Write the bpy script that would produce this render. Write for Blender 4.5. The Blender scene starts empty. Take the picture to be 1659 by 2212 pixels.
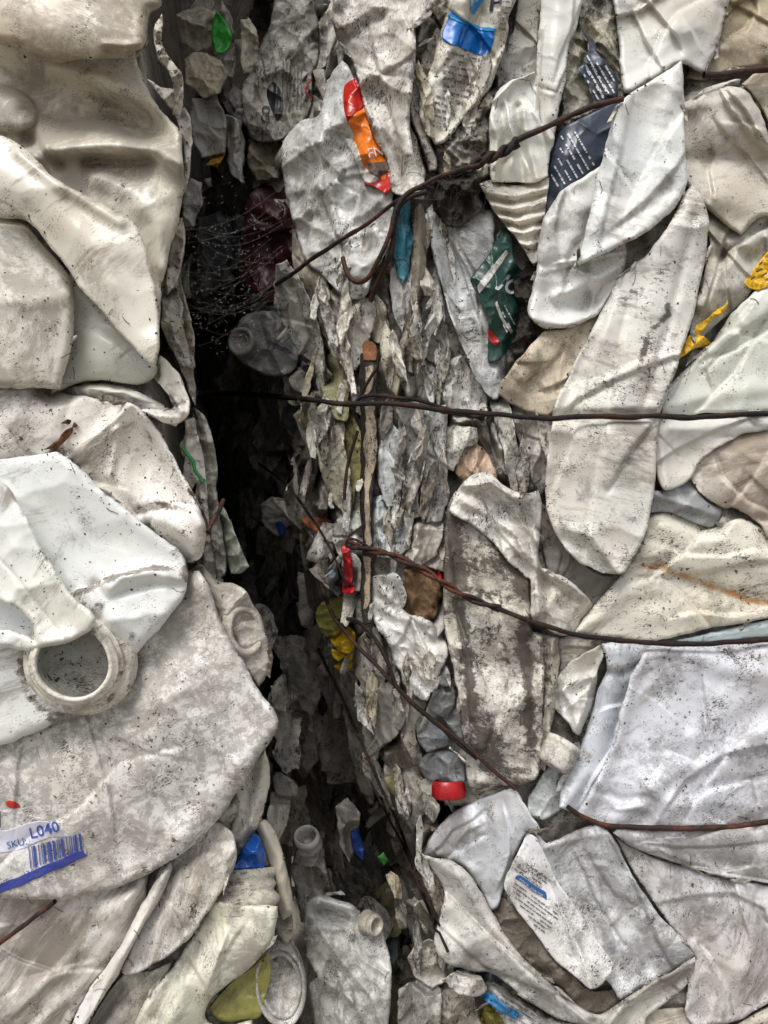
import bpy, math, random
import numpy as np
from mathutils import Vector, Matrix

# ------------------------------------------------------------------ camera, sky, sun, exposure
F = 1495.0            # focal length in picture units (the picture is 1659 x 2212 units)
K = 0.0003            # metres per picture unit at depth F
U0, V0 = 829.5, 1106.0
PITCH = math.radians(8.6)
CAM = np.array([0.0, 0.0, 1.0])
RIGHT = np.array([1.0, 0.0, 0.0])
FWD = np.array([0.0, math.cos(PITCH), -math.sin(PITCH)])
UP = np.array([0.0, math.sin(PITCH), math.cos(PITCH)])

sc = bpy.context.scene
col = sc.collection
cam = bpy.data.cameras.new('camera')
cam.sensor_fit = 'VERTICAL'
cam.sensor_height = 24.0
cam.lens = 12.0 * F / V0
cam.clip_start = 0.01
cam.clip_end = 200.0
camo = bpy.data.objects.new('camera', cam)
col.objects.link(camo)
camo.location = CAM
camo.rotation_euler = (math.pi / 2 - PITCH, 0, 0)
sc.camera = camo

SUN_EL, SUN_AZ = 64.0, 212.0      # azimuth measured clockwise from +Y
world = bpy.data.worlds.new('World')
sc.world = world
world.use_nodes = True
wn = world.node_tree.nodes
wl = world.node_tree.links
wn.clear()
sky = wn.new('ShaderNodeTexSky')
sky.sky_type = 'NISHITA'
sky.sun_disc = False
sky.sun_elevation = math.radians(SUN_EL)
sky.sun_rotation = math.radians(SUN_AZ)
sky.dust_density = 4.0
hsv = wn.new('ShaderNodeHueSaturation')
hsv.inputs['Saturation'].default_value = 0.32      # overcast: cloud takes the blue out of the whole dome
bg = wn.new('ShaderNodeBackground')
bg.inputs['Strength'].default_value = 0.12
wo = wn.new('ShaderNodeOutputWorld')
wl.new(sky.outputs[0], hsv.inputs['Color'])
wl.new(hsv.outputs[0], bg.inputs['Color'])
wl.new(bg.outputs[0], wo.inputs['Surface'])

sun = bpy.data.lights.new('sun', 'SUN')
sun.energy = 1.5
sun.angle = math.radians(25)
sun.color = (1.0, 0.985, 0.96)
suno = bpy.data.objects.new('sun', sun)
col.objects.link(suno)
az, el = math.radians(SUN_AZ), math.radians(SUN_EL)
sdir = Vector((math.sin(az) * math.cos(el), math.cos(az) * math.cos(el), math.sin(el)))
suno.rotation_euler = sdir.to_track_quat('Z', 'Y').to_euler()
suno.location = (0, -2, 4)

sc.view_settings.view_transform = 'Standard'
sc.view_settings.look = 'None'
sc.view_settings.gamma = 1.0
sc.view_settings.exposure = 0.45
sc.view_settings.use_curve_mapping = False
sc.render.engine = 'CYCLES'
sc.cycles.use_denoising = True
sc.cycles.adaptive_threshold = 0.02
sc.cycles.max_bounces = 5
sc.cycles.diffuse_bounces = 4

# ------------------------------------------------------------------ small numeric helpers
def P(u, v, D):
    """picture unit (u, v) at distance D (units) -> world metres"""
    u = np.asarray(u, float); v = np.asarray(v, float); D = np.asarray(D, float)
    x = (u - U0) * D / F
    z = (V0 - v) * D / F
    return CAM + K * (x[..., None] * RIGHT + D[..., None] * FWD + z[..., None] * UP)

def vnoise(x, y, seed):
    rs = np.random.RandomState(seed)
    T = rs.rand(64, 64)
    xi = np.floor(x).astype(int); yi = np.floor(y).astype(int)
    fx = x - xi; fy = y - yi
    fx = fx * fx * fx * (fx * (6 * fx - 15) + 10); fy = fy * fy * fy * (fy * (6 * fy - 15) + 10)
    a = T[xi % 64, yi % 64]; b = T[(xi + 1) % 64, yi % 64]
    c = T[xi % 64, (yi + 1) % 64]; d = T[(xi + 1) % 64, (yi + 1) % 64]
    return ((a * (1 - fx) + b * fx) * (1 - fy) + (c * (1 - fx) + d * fx) * fy) * 2 - 1

def fbm(x, y, seed, octv=3):
    s = np.zeros_like(x); a = 1.0
    for o in range(octv):
        s += a * vnoise(x * 2 ** o + 7.3 * o, y * 2 ** o + 3.1 * o, seed + o)
        a *= 0.5
    return s

def segdist(U, V, pts, closed=False):
    """distance to a polyline, signed side, position 0..1 along it, nearest point"""
    pts = np.asarray(pts, float)
    if closed:
        pts = np.vstack([pts, pts[:1]])
    best = np.full(U.shape, 1e18); side = np.zeros_like(best); tt = np.zeros_like(best)
    nu = np.zeros_like(best); nv = np.zeros_like(best)
    L = np.hypot(*(pts[1:] - pts[:-1]).T); tot = max(L.sum(), 1e-6); acc = 0.0
    for i in range(len(pts) - 1):
        ax, ay = pts[i]; bx, by = pts[i + 1]
        dx, dy = bx - ax, by - ay; l2 = dx * dx + dy * dy
        if l2 < 1e-9:
            continue
        t = np.clip(((U - ax) * dx + (V - ay) * dy) / l2, 0, 1)
        px, py = ax + t * dx, ay + t * dy
        d = (U - px) ** 2 + (V - py) ** 2
        m = d < best
        best = np.where(m, d, best)
        side = np.where(m, np.sign(dx * (V - ay) - dy * (U - ax)), side)
        tt = np.where(m, (acc + t * L[i]) / tot, tt)
        nu = np.where(m, px, nu); nv = np.where(m, py, nv)
        acc += L[i]
    return np.sqrt(best), side, tt, nu, nv

def inside(U, V, pts):
    r = np.zeros(U.shape, bool)
    x, y = pts[:, 0], pts[:, 1]
    n = len(pts); j = n - 1
    for i in range(n):
        if y[i] != y[j]:
            c = ((y[i] > V) != (y[j] > V)) & (U < (x[j] - x[i]) * (V - y[i]) / (y[j] - y[i]) + x[i])
            r ^= c
        j = i
    return r

def parse(s):
    if isinstance(s, str):
        return np.array([[float(t) for t in q.split(',')] for q in s.split()])
    return np.asarray(s, float)

def smooth_outline(pts, wob, seed, step=7.0, corner=.35):
    """closed Catmull-Rom with the sharp corners kept, and a small uneven wobble"""
    n = len(pts); out = []
    for i in range(n):
        p0, p1, p2, p3 = pts[i - 1], pts[i], pts[(i + 1) % n], pts[(i + 2) % n]
        def sharp(a, b, c):
            d1, d2 = b - a, c - b
            cs = np.dot(d1, d2) / (np.linalg.norm(d1) * np.linalg.norm(d2) + 1e-9)
            return cs < corner
        L = np.linalg.norm(p2 - p1)
        m1 = (p2 - p0) * 0.5; m2 = (p3 - p1) * 0.5
        if sharp(p0, p1, p2): m1 = (p2 - p1)
        if sharp(p1, p2, p3): m2 = (p2 - p1)
        for m in (m1, m2):
            l = np.linalg.norm(m)
            if l > L: m *= L / l
        k = max(2, int(L / step))
        for t in np.arange(k) / k:
            h = (2*t**3 - 3*t**2 + 1) * p1 + (t**3 - 2*t**2 + t) * m1 + (-2*t**3 + 3*t**2) * p2 + (t**3 - t**2) * m2
            out.append(h)
    out = np.array(out)
    if wob > 0:
        out = out + wob * np.stack([fbm(out[:, 0] / 22, out[:, 1] / 22, seed + 50, 2),
                                    fbm(out[:, 0] / 22 + 9, out[:, 1] / 22 + 5, seed + 60, 2)], 1)
        out = out + 1.5 * wob * np.stack([vnoise(out[:, 0] / 48, out[:, 1] / 48, seed + 90), vnoise(out[:, 0] / 48 + 9, out[:, 1] / 48 + 5, seed + 95)], 1)
        out = out + .4 * wob * np.stack([vnoise(out[:, 0] / 6, out[:, 1] / 6, seed + 70), vnoise(out[:, 0] / 6 + 9, out[:, 1] / 6 + 5, seed + 80)], 1)
    return out

# ------------------------------------------------------------------ where the two bales stand
def lerp_tab(v, tab):
    a = np.array(tab, float)
    return np.interp(v, a[:, 0], a[:, 1])

CORNER = [(-1500, 760), (0, 730), (300, 625), (650, 615), (800, 650), (1000, 670), (1300, 705), (1500, 770), (1700, 860),
          (1850, 915), (2200, 950), (3500, 1060)]
LEDGE = [(-1500, 380), (0, 340), (250, 385), (400, 402), (600, 375), (760, 345), (900, 410), (1100, 440), (1250, 440), (1400, 560),
         (1550, 600), (1700, 575), (1900, 590), (2200, 600), (3500, 640)]

def D_right(u, v):
    uc = lerp_tab(v, CORNER)
    t = np.clip((uc + 260 - u) / 260, 0, 1)
    return 1560 + 190 * t ** 2 + np.clip(uc - u, 0, 340) * 15.0

def D_left(u, v):
    ul = lerp_tab(v, LEDGE)
    return 1385 + np.clip(u - ul + 6, 0, 110) * 34.0 + np.clip((v - 1650) / 550, 0, 1) * 60

BASE = {'R': D_right, 'L': D_left}

# depth lattice, 4 units: what has been put in front so far
LU0, LV0, LS = -80, -80, 4
NU, NV = int((1740 - LU0) / LS) + 1, int((2292 - LV0) / LS) + 1
ZB = np.full((NV, NU), -1.0)       # deepest back of anything placed
ZF = np.full((NV, NU), 1e9)        # nearest front of anything placed

def lat(A, u, v):
    i = np.clip(np.rint((v - LV0) / LS).astype(int), 0, NV - 1); j = np.clip(np.rint((u - LU0) / LS).astype(int), 0, NU - 1)
    return A[i, j]

def latb(A, u, v):
    y = np.clip((v - LV0) / LS, 0, NV - 1.001); x = np.clip((u - LU0) / LS, 0, NU - 1.001)
    i = y.astype(int); j = x.astype(int); fy = y - i; fx = x - j
    return (A[i, j] * (1 - fx) + A[i, j + 1] * fx) * (1 - fy) + (A[i + 1, j] * (1 - fx) + A[i + 1, j + 1] * fx) * fy

def dilate(A, r):
    B = A.copy()
    for k in range(1, r + 1):
        B[k:] = np.maximum(B[k:], A[:-k]); B[:-k] = np.maximum(B[:-k], A[k:])
    C = B.copy()
    for k in range(1, r + 1):
        C[:, k:] = np.maximum(C[:, k:], B[:, :-k]); C[:, :-k] = np.maximum(C[:, :-k], B[:, k:])
    return C

def blur(A, r):
    for ax in (0, 1):
        pad = [(0, 0), (0, 0)]; pad[ax] = (r + 1, r)
        c = np.cumsum(np.pad(A, pad, mode='edge'), axis=ax)
        n = A.shape[ax]
        A = (np.take(c, range(2 * r + 1, 2 * r + 1 + n), ax) - np.take(c, range(0, n), ax)) / (2 * r + 1)
    return A

# ------------------------------------------------------------------ materials
def hexc(h, m=1.0):
    h = h.lstrip('#')
    c = [int(h[i:i + 2], 16) / 255 for i in (0, 2, 4)]
    return tuple(m * (x / 12.92 if x <= 0.04045 else ((x + 0.055) / 1.055) ** 2.4) for x in c) + (1,)

def N(nt, t, **kw):
    n = nt.nodes.new(t)
    for k, v in kw.items():
        setattr(n, k, v)
    return n

def math_node(nt, op, a, b=None, clamp=False):
    n = N(nt, 'ShaderNodeMath', operation=op, use_clamp=clamp)
    for i, x in enumerate((a, b)):
        if x is None: continue
        if isinstance(x, (int, float)): n.inputs[i].default_value = x
        else: nt.links.new(x, n.inputs[i])
    return n.outputs[0]

def ramp(nt, x, lo, hi):
    n = N(nt, 'ShaderNodeMapRange', interpolation_type='SMOOTHSTEP')
    for k, val in (('From Min', lo), ('From Max', hi)):
        if isinstance(val, (int, float)): n.inputs[k].default_value = val
        else: nt.links.new(val, n.inputs[k])
    nt.links.new(x, n.inputs['Value'])
    return n.outputs[0]

def mixc(nt, f, a, b):
    n = N(nt, 'ShaderNodeMix', data_type='RGBA')
    for s, x in ((n.inputs[0], f), (n.inputs[6], a), (n.inputs[7], b)):
        if isinstance(x, (int, float)): s.default_value = x
        elif isinstance(x, tuple): s.default_value = x
        else: nt.links.new(x, s)
    return n.outputs[2]

def noise(nt, vec, scale, detail=4.0, rough=0.6, dist=0.0):
    n = N(nt, 'ShaderNodeTexNoise')
    n.inputs['Scale'].default_value = scale; n.inputs['Detail'].default_value = detail
    n.inputs['Roughness'].default_value = rough; n.inputs['Distortion'].default_value = dist
    nt.links.new(vec, n.inputs['Vector'])
    return n.outputs[0]

def build_group():
    """grimy plastic: smudges, mottled soil, scraped streaks and specks over a plain colour"""
    g = bpy.data.node_groups.new('grimy_plastic', 'ShaderNodeTree')
    def inp(name, typ, d):
        s = g.interface.new_socket(name, in_out='INPUT', socket_type=typ); s.default_value = d
    inp('Base', 'NodeSocketColor', (.6, .6, .6, 1)); inp('Tint', 'NodeSocketColor', (.5, .45, .3, 1)); inp('Soil', 'NodeSocketColor', (.1, .08, .06, 1))
    inp('Smudge', 'NodeSocketFloat', .4); inp('Mottle', 'NodeSocketFloat', .2); inp('Streak', 'NodeSocketFloat', .3)
    inp('Speck', 'NodeSocketFloat', .3); inp('Angle', 'NodeSocketFloat', 0.0); inp('Rough', 'NodeSocketFloat', .4); inp('SSS', 'NodeSocketFloat', 0.0)
    inp('Crinkle', 'NodeSocketFloat', .2); inp('Patch', 'NodeSocketFloat', 0.0); inp('Rim', 'NodeSocketFloat', .5)
    g.interface.new_socket('Shader', in_out='OUTPUT', socket_type='NodeSocketShader')
    gi = g.nodes.new('NodeGroupInput'); go = g.nodes.new('NodeGroupOutput')
    I = gi.outputs
    tc = N(g, 'ShaderNodeTexCoord'); oi = N(g, 'ShaderNodeObjectInfo')
    off = N(g, 'ShaderNodeVectorMath', operation='SCALE'); off.inputs[0].default_value = (13.1, 7.7, 5.3)
    g.links.new(oi.outputs['Random'], off.inputs['Scale'])
    add = N(g, 'ShaderNodeVectorMath', operation='ADD')
    g.links.new(tc.outputs['Object'], add.inputs[0]); g.links.new(off.outputs[0], add.inputs[1])
    vec = add.outputs[0]
    # streak coordinates: turned about the view axis, stretched along one direction
    rot = N(g, 'ShaderNodeVectorRotate', rotation_type='Y_AXIS')
    g.links.new(vec, rot.inputs['Vector']); g.links.new(I['Angle'], rot.inputs['Angle'])
    st = N(g, 'ShaderNodeVectorMath', operation='MULTIPLY'); st.inputs[1].default_value = (1.0, 2.4, 3.2)
    g.links.new(rot.outputs[0], st.inputs[0])
    stv = st.outputs[0]
    smud = noise(g, vec, 19, 12, .79, .4)
    def thr(x, top, inp_, k, wid):
        lo = math_node(g, 'SUBTRACT', top, math_node(g, 'MULTIPLY', inp_, k))
        return ramp(g, x, lo, math_node(g, 'ADD', lo, wid))
    smudf = thr(math_node(g, 'ADD', smud, math_node(g, 'MULTIPLY', math_node(g, 'SUBTRACT', oi.outputs['Random'], .45), .10)), .60, I['Smudge'], .17, .11)
    mottf = thr(noise(g, vec, 110, 9, .82, .4), .655, I['Mottle'], .22, .09)
    msk = math_node(g, 'SUBTRACT', noise(g, vec, 34, 3, .6), .5)
    stf = thr(math_node(g, 'ADD', noise(g, stv, 150, 7, .78, .4), math_node(g, 'MULTIPLY', msk, .6)), .80, I['Streak'], .24, .11)
    msk2 = math_node(g, 'SUBTRACT', noise(g, vec, 52, 3, .6), .5)
    spf = thr(math_node(g, 'ADD', noise(g, stv, 380, 3, .6, .8), math_node(g, 'MULTIPLY', msk2, .7)), .82, I['Speck'], .20, .035)
    blf = thr(math_node(g, 'ADD', noise(g, vec, 300, 3, .6, .5), math_node(g, 'MULTIPLY', msk, .5)), .83, I['Speck'], .18, .03)
    spf = math_node(g, 'MAXIMUM', spf, blf)
    pn = noise(g, vec, 42, 11, .82, .4)
    ps = noise(g, stv, 30, 10, .82, .2)
    pm = math_node(g, 'ADD', math_node(g, 'MULTIPLY', pn, .6), math_node(g, 'MULTIPLY', ps, .4))
    at = N(g, 'ShaderNodeAttribute', attribute_name='rim')
    rimv = math_node(g, 'MULTIPLY', math_node(g, 'MULTIPLY', at.outputs['Fac'], I['Rim']), .20)
    pm = math_node(g, 'ADD', pm, rimv)
    sta = N(g, 'ShaderNodeAttribute', attribute_name='stain')
    pm = math_node(g, 'ADD', pm, math_node(g, 'MULTIPLY', sta.outputs['Fac'], .17))
    paf = thr(pm, .665, I['Patch'], .20, .06)
    rua = N(g, 'ShaderNodeAttribute', attribute_name='rust')
    ruf = ramp(g, math_node(g, 'ADD', math_node(g, 'MULTIPLY', rua.outputs['Fac'], .30), math_node(g, 'MULTIPLY', noise(g, vec, 120, 9, .8), .9)), .60, .80)
    fif = thr(math_node(g, 'ADD', noise(g, stv, 620, 3, .65, .3), math_node(g, 'MULTIPLY', msk2, .5)), .70, I['Speck'], .14, .08)
    tint = ramp(g, noise(g, vec, 14, 3, .5), .42, .68)
    c = mixc(g, math_node(g, 'MULTIPLY', tint, .4), I['Base'], I['Tint'])
    sm_ = N(g, 'ShaderNodeVectorMath', operation='MULTIPLY'); sm_.inputs[1].default_value = (1.0, 2.0, 4.5)
    g.links.new(rot.outputs[0], sm_.inputs[0])
    smear = thr(math_node(g, 'ADD', noise(g, sm_.outputs[0], 16, 9, .74, .5), math_node(g, 'MULTIPLY', math_node(g, 'SUBTRACT', noise(g, vec, 11, 2, .5), .5), .6)), .62, I['Smudge'], .12, .16)
    c = mixc(g, math_node(g, 'MULTIPLY', smear, .62), c, mixc(g, .3, hexc('#6b573f'), I['Soil']))
    soil2 = mixc(g, .34, I['Soil'], I['Base'])
    c = mixc(g, math_node(g, 'MULTIPLY', smudf, .75), c, soil2)
    c = mixc(g, math_node(g, 'MULTIPLY', mottf, .75), c, soil2)
    c = mixc(g, math_node(g, 'MULTIPLY', fif, .68), c, I['Soil'])
    c = mixc(g, math_node(g, 'MULTIPLY', stf, .8), c, I['Soil'])
    c = mixc(g, math_node(g, 'MULTIPLY', ruf, .8), c, hexc('#a8702c'))
    c = mixc(g, math_node(g, 'MULTIPLY', paf, .85), c, I['Soil'])
    dk = mixc(g, .55, I['Soil'], (.008, .007, .006, 1))
    c = mixc(g, math_node(g, 'MULTIPLY', spf, .9), c, dk)
    dirt = math_node(g, 'MAXIMUM', math_node(g, 'MAXIMUM', stf, spf), math_node(g, 'MAXIMUM', mottf, math_node(g, 'MULTIPLY', smudf, .6)))
    ro = math_node(g, 'ADD', I['Rough'], math_node(g, 'MULTIPLY', dirt, .38), clamp=True)
    bs = N(g, 'ShaderNodeBsdfPrincipled')
    g.links.new(c, bs.inputs['Base Color']); g.links.new(ro, bs.inputs['Roughness'])
    bs.inputs['Specular IOR Level'].default_value = .42
    g.links.new(I['SSS'], bs.inputs['Subsurface Weight'])
    bs.inputs['Subsurface Radius'].default_value = (1.0, .9, .7); bs.inputs['Subsurface Scale'].default_value = .01
    vo = N(g, 'ShaderNodeTexVoronoi', feature='F1'); vo.inputs['Scale'].default_value = 85; vo.inputs['Detail'].default_value = 1.0
    wv = N(g, 'ShaderNodeVectorMath', operation='MULTIPLY_ADD'); wv.inputs[1].default_value = (.012, .012, .012)
    nw = N(g, 'ShaderNodeTexNoise'); nw.inputs['Scale'].default_value = 40; nw.inputs['Detail'].default_value = 2
    g.links.new(vec, nw.inputs['Vector']); g.links.new(nw.outputs['Color'], wv.inputs[0]); g.links.new(vec, wv.inputs[2])
    g.links.new(wv.outputs[0], vo.inputs['Vector'])
    h = math_node(g, 'MULTIPLY', math_node(g, 'ADD', math_node(g, 'MULTIPLY', noise(g, vec, 60, 4, .55, .8), .35), math_node(g, 'MULTIPLY', vo.outputs['Distance'], .5)), I['Crinkle'])
    bp = N(g, 'ShaderNodeBump'); bp.inputs['Strength'].default_value = .55; bp.inputs['Distance'].default_value = .006
    g.links.new(h, bp.inputs['Height']); g.links.new(bp.outputs[0], bs.inputs['Normal'])
    g.links.new(bs.outputs[0], go.inputs[0])
    return g

GROUP = build_group()
MATS = {}
def mat(base='#e6e4de', soil='#4a4036', smudge=.4, mottle=.15, streak=.35, speck=.4, ang=0, rough=.36, sss=.15, crinkle=.12, tint=None, patch=.1, rim=.2):
    if tint is None:
        b = hexc(base); tint_c = (b[0] * .88, b[1] * .82, b[2] * .66, 1)
    else:
        tint_c = hexc(tint)
    smudge, mottle, streak, speck, patch = smudge * 1.25 + .05, mottle * 1.2 + .04, streak * 1.3, speck * 1.3, patch + .15
    sss = 0.0; rough = min(rough * 1.0, .9)
    key = (base, soil, smudge, mottle, streak, speck, ang, rough, sss, crinkle, tint, patch, rim)
    if key in MATS: return MATS[key]
    m = bpy.data.materials.new('grimy_plastic'); m.use_nodes = True
    nt = m.node_tree; nt.nodes.clear()
    g = nt.nodes.new('ShaderNodeGroup'); g.node_tree = GROUP
    o = nt.nodes.new('ShaderNodeOutputMaterial'); nt.links.new(g.outputs[0], o.inputs[0])
    g.inputs['Base'].default_value = hexc(base); g.inputs['Tint'].default_value = tint_c; g.inputs['Soil'].default_value = hexc(soil)
    for k, v in (('Smudge', smudge), ('Mottle', mottle), ('Streak', streak), ('Speck', speck), ('Angle', math.radians(ang)), ('Rough', rough), ('SSS', sss), ('Crinkle', crinkle), ('Patch', patch), ('Rim', rim)):
        g.inputs[k].default_value = v
    MATS[key] = m
    return m

def rust_mat(dark='#2a2422', red='#6b3a26', metal=.35):
    m = bpy.data.materials.new('rusty_wire'); m.use_nodes = True
    nt = m.node_tree; b = nt.nodes['Principled BSDF']
    tc = N(nt, 'ShaderNodeTexCoord')
    f = ramp(nt, noise(nt, tc.outputs['Object'], 45, 5, .7), .45, .62)
    f2 = ramp(nt, noise(nt, tc.outputs['Object'], 420, 4, .7), .35, .7)
    c = mixc(nt, f, hexc(dark), hexc(red)); c = mixc(nt, math_node(nt, 'MULTIPLY', f2, .5), c, hexc('#1a1512'))
    nt.links.new(c, b.inputs['Base Color'])
    b.inputs['Metallic'].default_value = metal; b.inputs['Roughness'].default_value = .62
    bp = N(nt, 'ShaderNodeBump'); bp.inputs['Strength'].default_value = .6; bp.inputs['Distance'].default_value = .002
    nt.links.new(noise(nt, tc.outputs['Object'], 600, 4, .7), bp.inputs['Height']); nt.links.new(bp.outputs[0], b.inputs['Normal'])
    return m

def plain(name, c, rough=.6):
    m = bpy.data.materials.new(name); m.use_nodes = True
    nt = m.node_tree; b = nt.nodes['Principled BSDF']
    tc = N(nt, 'ShaderNodeTexCoord')
    f = ramp(nt, noise(nt, tc.outputs['Object'], 260, 5, .7), .42, .66)
    k = hexc(c)
    nt.links.new(mixc(nt, f, k, (k[0] * .7 + .02, k[1] * .7 + .02, k[2] * .7 + .02, 1)), b.inputs['Base Color'])
    b.inputs['Roughness'].default_value = rough
    return m

# ------------------------------------------------------------------ mesh objects
ORIG = {}
def mesh_obj(name, verts, faces, m, parent=None, smooth=True, origin=None):
    verts = np.asarray(verts, float)
    if origin is not None:
        o0 = np.asarray(origin, float)
    else:
        o0 = verts.mean(0)
    me = bpy.data.meshes.new(name)
    if isinstance(faces, np.ndarray):
        nf, k = faces.shape
        me.vertices.add(len(verts)); me.vertices.foreach_set('co', (verts - o0).astype(np.float32).ravel())
        me.loops.add(nf * k); me.loops.foreach_set('vertex_index', faces.astype(np.int32).ravel())
        me.polygons.add(nf); me.polygons.foreach_set('loop_start', np.arange(0, nf * k, k, dtype=np.int32))
        me.update(calc_edges=True)
    else:
        me.from_pydata([tuple(p) for p in (verts - o0)], [], faces)
    me.validate()
    me.polygons.foreach_set('use_smooth', [smooth] * len(me.polygons))
    if m is not None: me.materials.append(m)
    o = bpy.data.objects.new(name, me); col.objects.link(o)
    ORIG[o.name] = o0
    if parent is None:
        o.location = o0
    else:
        o.parent = parent
    return o

def mesh_child(name, verts, faces, m, parent, smooth=True):
    top = parent
    while top.parent is not None: top = top.parent
    o0 = ORIG[top.name]
    verts = np.asarray(verts, float)
    me_o = mesh_obj(name, verts, faces, m, None, smooth, origin=o0)
    me_o.location = (0, 0, 0); me_o.parent = parent
    return me_o

def tag(o, label, cat, group=None, kind=None):
    if kind: o['kind'] = kind
    if label: o['label'] = label
    if cat: o['category'] = cat
    if group: o['group'] = group
    return o

def make(name, verts, faces, m, parent=None, smooth=True):
    return mesh_obj(name, verts, faces, m, None, smooth) if parent is None else mesh_child(name, verts, faces, m, parent, smooth)

def grid_in(outline, g, grow=0, cover=None):
    """quads of a regular lattice inside the outline, its border pulled onto the outline; returns uv, faces, border edges"""
    e = g + grow
    lo = np.floor((outline.min(0) - e) / g) * g; hi = np.ceil((outline.max(0) + e) / g) * g
    us = np.arange(lo[0], hi[0] + g / 2, g); vs = np.arange(lo[1], hi[1] + g / 2, g)
    U, V = np.meshgrid(us, vs)
    d, _, _, nu, nv = segdist(U, V, outline, True)
    ins = inside(U, V, outline)
    sd = np.where(ins, d, -d)
    ok = sd > -0.55 * g
    snap = ok & (sd < 0.5 * g)
    if grow:                              # what lies behind goes on under what lies in front of it
        cv_ = cover(U, V)
        ok = ok | (cv_ & (sd > -grow)); snap = snap & ~cv_
    U = np.where(snap, nu, U); V = np.where(snap, nv, V)
    n0, n1 = U.shape
    id_ = np.arange(n0 * n1).reshape(n0, n1)
    a, b, c, e = id_[:-1, :-1], id_[:-1, 1:], id_[1:, 1:], id_[1:, :-1]
    okf = ok.ravel()
    tri = []
    for (x, y, z) in ((a, e, c), (a, c, b)):
        t = np.stack([x.ravel(), y.ravel(), z.ravel()], 1)
        tri.append(t[okf[t].all(1)])
    # cells with exactly one corner out along the other diagonal
    A, B, C, E = (okf[q.ravel()] for q in (a, b, c, e))
    s = np.stack([a.ravel(), e.ravel(), b.ravel()], 1); tri.append(s[A & E & B & ~C])
    s = np.stack([b.ravel(), e.ravel(), c.ravel()], 1); tri.append(s[B & E & C & ~A])
    T = np.vstack(tri)
    # drop slivers with all three corners on the border outside
    uu, vv = U.ravel(), V.ravel()
    ar = (uu[T[:, 1]] - uu[T[:, 0]]) * (vv[T[:, 2]] - vv[T[:, 0]]) - (uu[T[:, 2]] - uu[T[:, 0]]) * (vv[T[:, 1]] - vv[T[:, 0]])
    T = T[np.abs(ar) > 1e-3 * g * g]
    if grow:                              # keep one connected sheet
        lab = np.arange(n0 * n1)
        for _ in range(400):
            LT = lab[T]; m_ = np.repeat(LT.min(1), 3); new = lab.copy()
            np.minimum.at(new, T.ravel(), m_); np.minimum.at(new, LT.ravel(), m_); new = new[new]; new = new[new]
            if (new == lab).all(): break
            lab = new
        ids, ct = np.unique(lab[T[:, 0]], return_counts=True)
        T = T[lab[T[:, 0]] == ids[ct.argmax()]]
    used, inv = np.unique(T, return_inverse=True)
    T = inv.reshape(T.shape)
    uv = np.stack([uu[used], vv[used]], 1)
    sdv = np.maximum(np.where(snap, 0, sd).ravel()[used], 0)
    E_ = np.vstack([T[:, [0, 1]], T[:, [1, 2]], T[:, [2, 0]]])
    S = np.sort(E_, 1); keyv = S[:, 0].astype(np.int64) * len(uv) + S[:, 1]
    _, idx, cnt = np.unique(keyv, return_index=True, return_counts=True)
    return uv, T, E_[idx[cnt == 1]], sdv

def feat(U, V, feats):
    h = np.zeros_like(U)
    for f in feats:
        k = f[0]
        if k == 'b':
            _, u, v, rx, ry, a, hh = f
            a = math.radians(a); c, s = math.cos(a), math.sin(a)
            x = ((U - u) * c + (V - v) * s) / rx; y = (-(U - u) * s + (V - v) * c) / ry
            h += hh * np.exp(-(x * x + y * y))
        elif k == 'k':                   # knob: flat-topped bump with a steep side
            _, u, v, rx, ry, a, hh = f
            a = math.radians(a); c, s = math.cos(a), math.sin(a)
            x = ((U - u) * c + (V - v) * s) / rx; y = (-(U - u) * s + (V - v) * c) / ry
            r = np.sqrt(x * x + y * y)
            h += hh * np.sqrt(np.clip(1 - r ** 2.5, 0, 1))
        else:
            _, pts, hh, w = f
            d, side, t, _, _ = segdist(U, V, parse(pts))
            if k == 'r': h += hh * np.exp(-(d / w) ** 2)
            elif k == 'c': h += hh * np.exp(-np.sqrt(d * d + 2.5) / w)
            elif k == 'l':
                e = np.clip(t * 6, 0, 1) * np.clip((1 - t) * 6, 0, 1)
                sg = np.clip(side * d / 3.0 * .5 + .5, 0, 1)
                h += hh * e * sg * np.exp(-d / w)
    return h

def creases(U, V, amp, scale, n, seed, cdir=None):
    """soft folded-foil relief: several families of straight folds"""
    rs = np.random.RandomState(seed + 900)
    h = np.zeros_like(U)
    wu = U + scale * .35 * fbm(U / scale, V / scale, seed + 11, 2); wv = V + scale * .35 * fbm(U / scale + 4, V / scale, seed + 21, 2)
    for i in range(n):
        a = rs.rand() * math.pi if cdir is None else math.radians(cdir + 90) + rs.uniform(-.45, .45); per = scale * (.8 + 1.1 * rs.rand()); ph = rs.rand()
        x = (wu * math.cos(a) + wv * math.sin(a)) / per + ph
        tri_ = np.abs(x - np.floor(x) - .5) * 2
        tri_ = np.sqrt(tri_ ** 2 + .004)
        msk = np.clip(fbm(U / (scale * 1.3) + i, V / (scale * 1.3), seed + 31 + i, 2) + .45, 0, 1)
        h += (tri_ - .5) * msk
    return amp * h / math.sqrt(max(n, 1))

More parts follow.
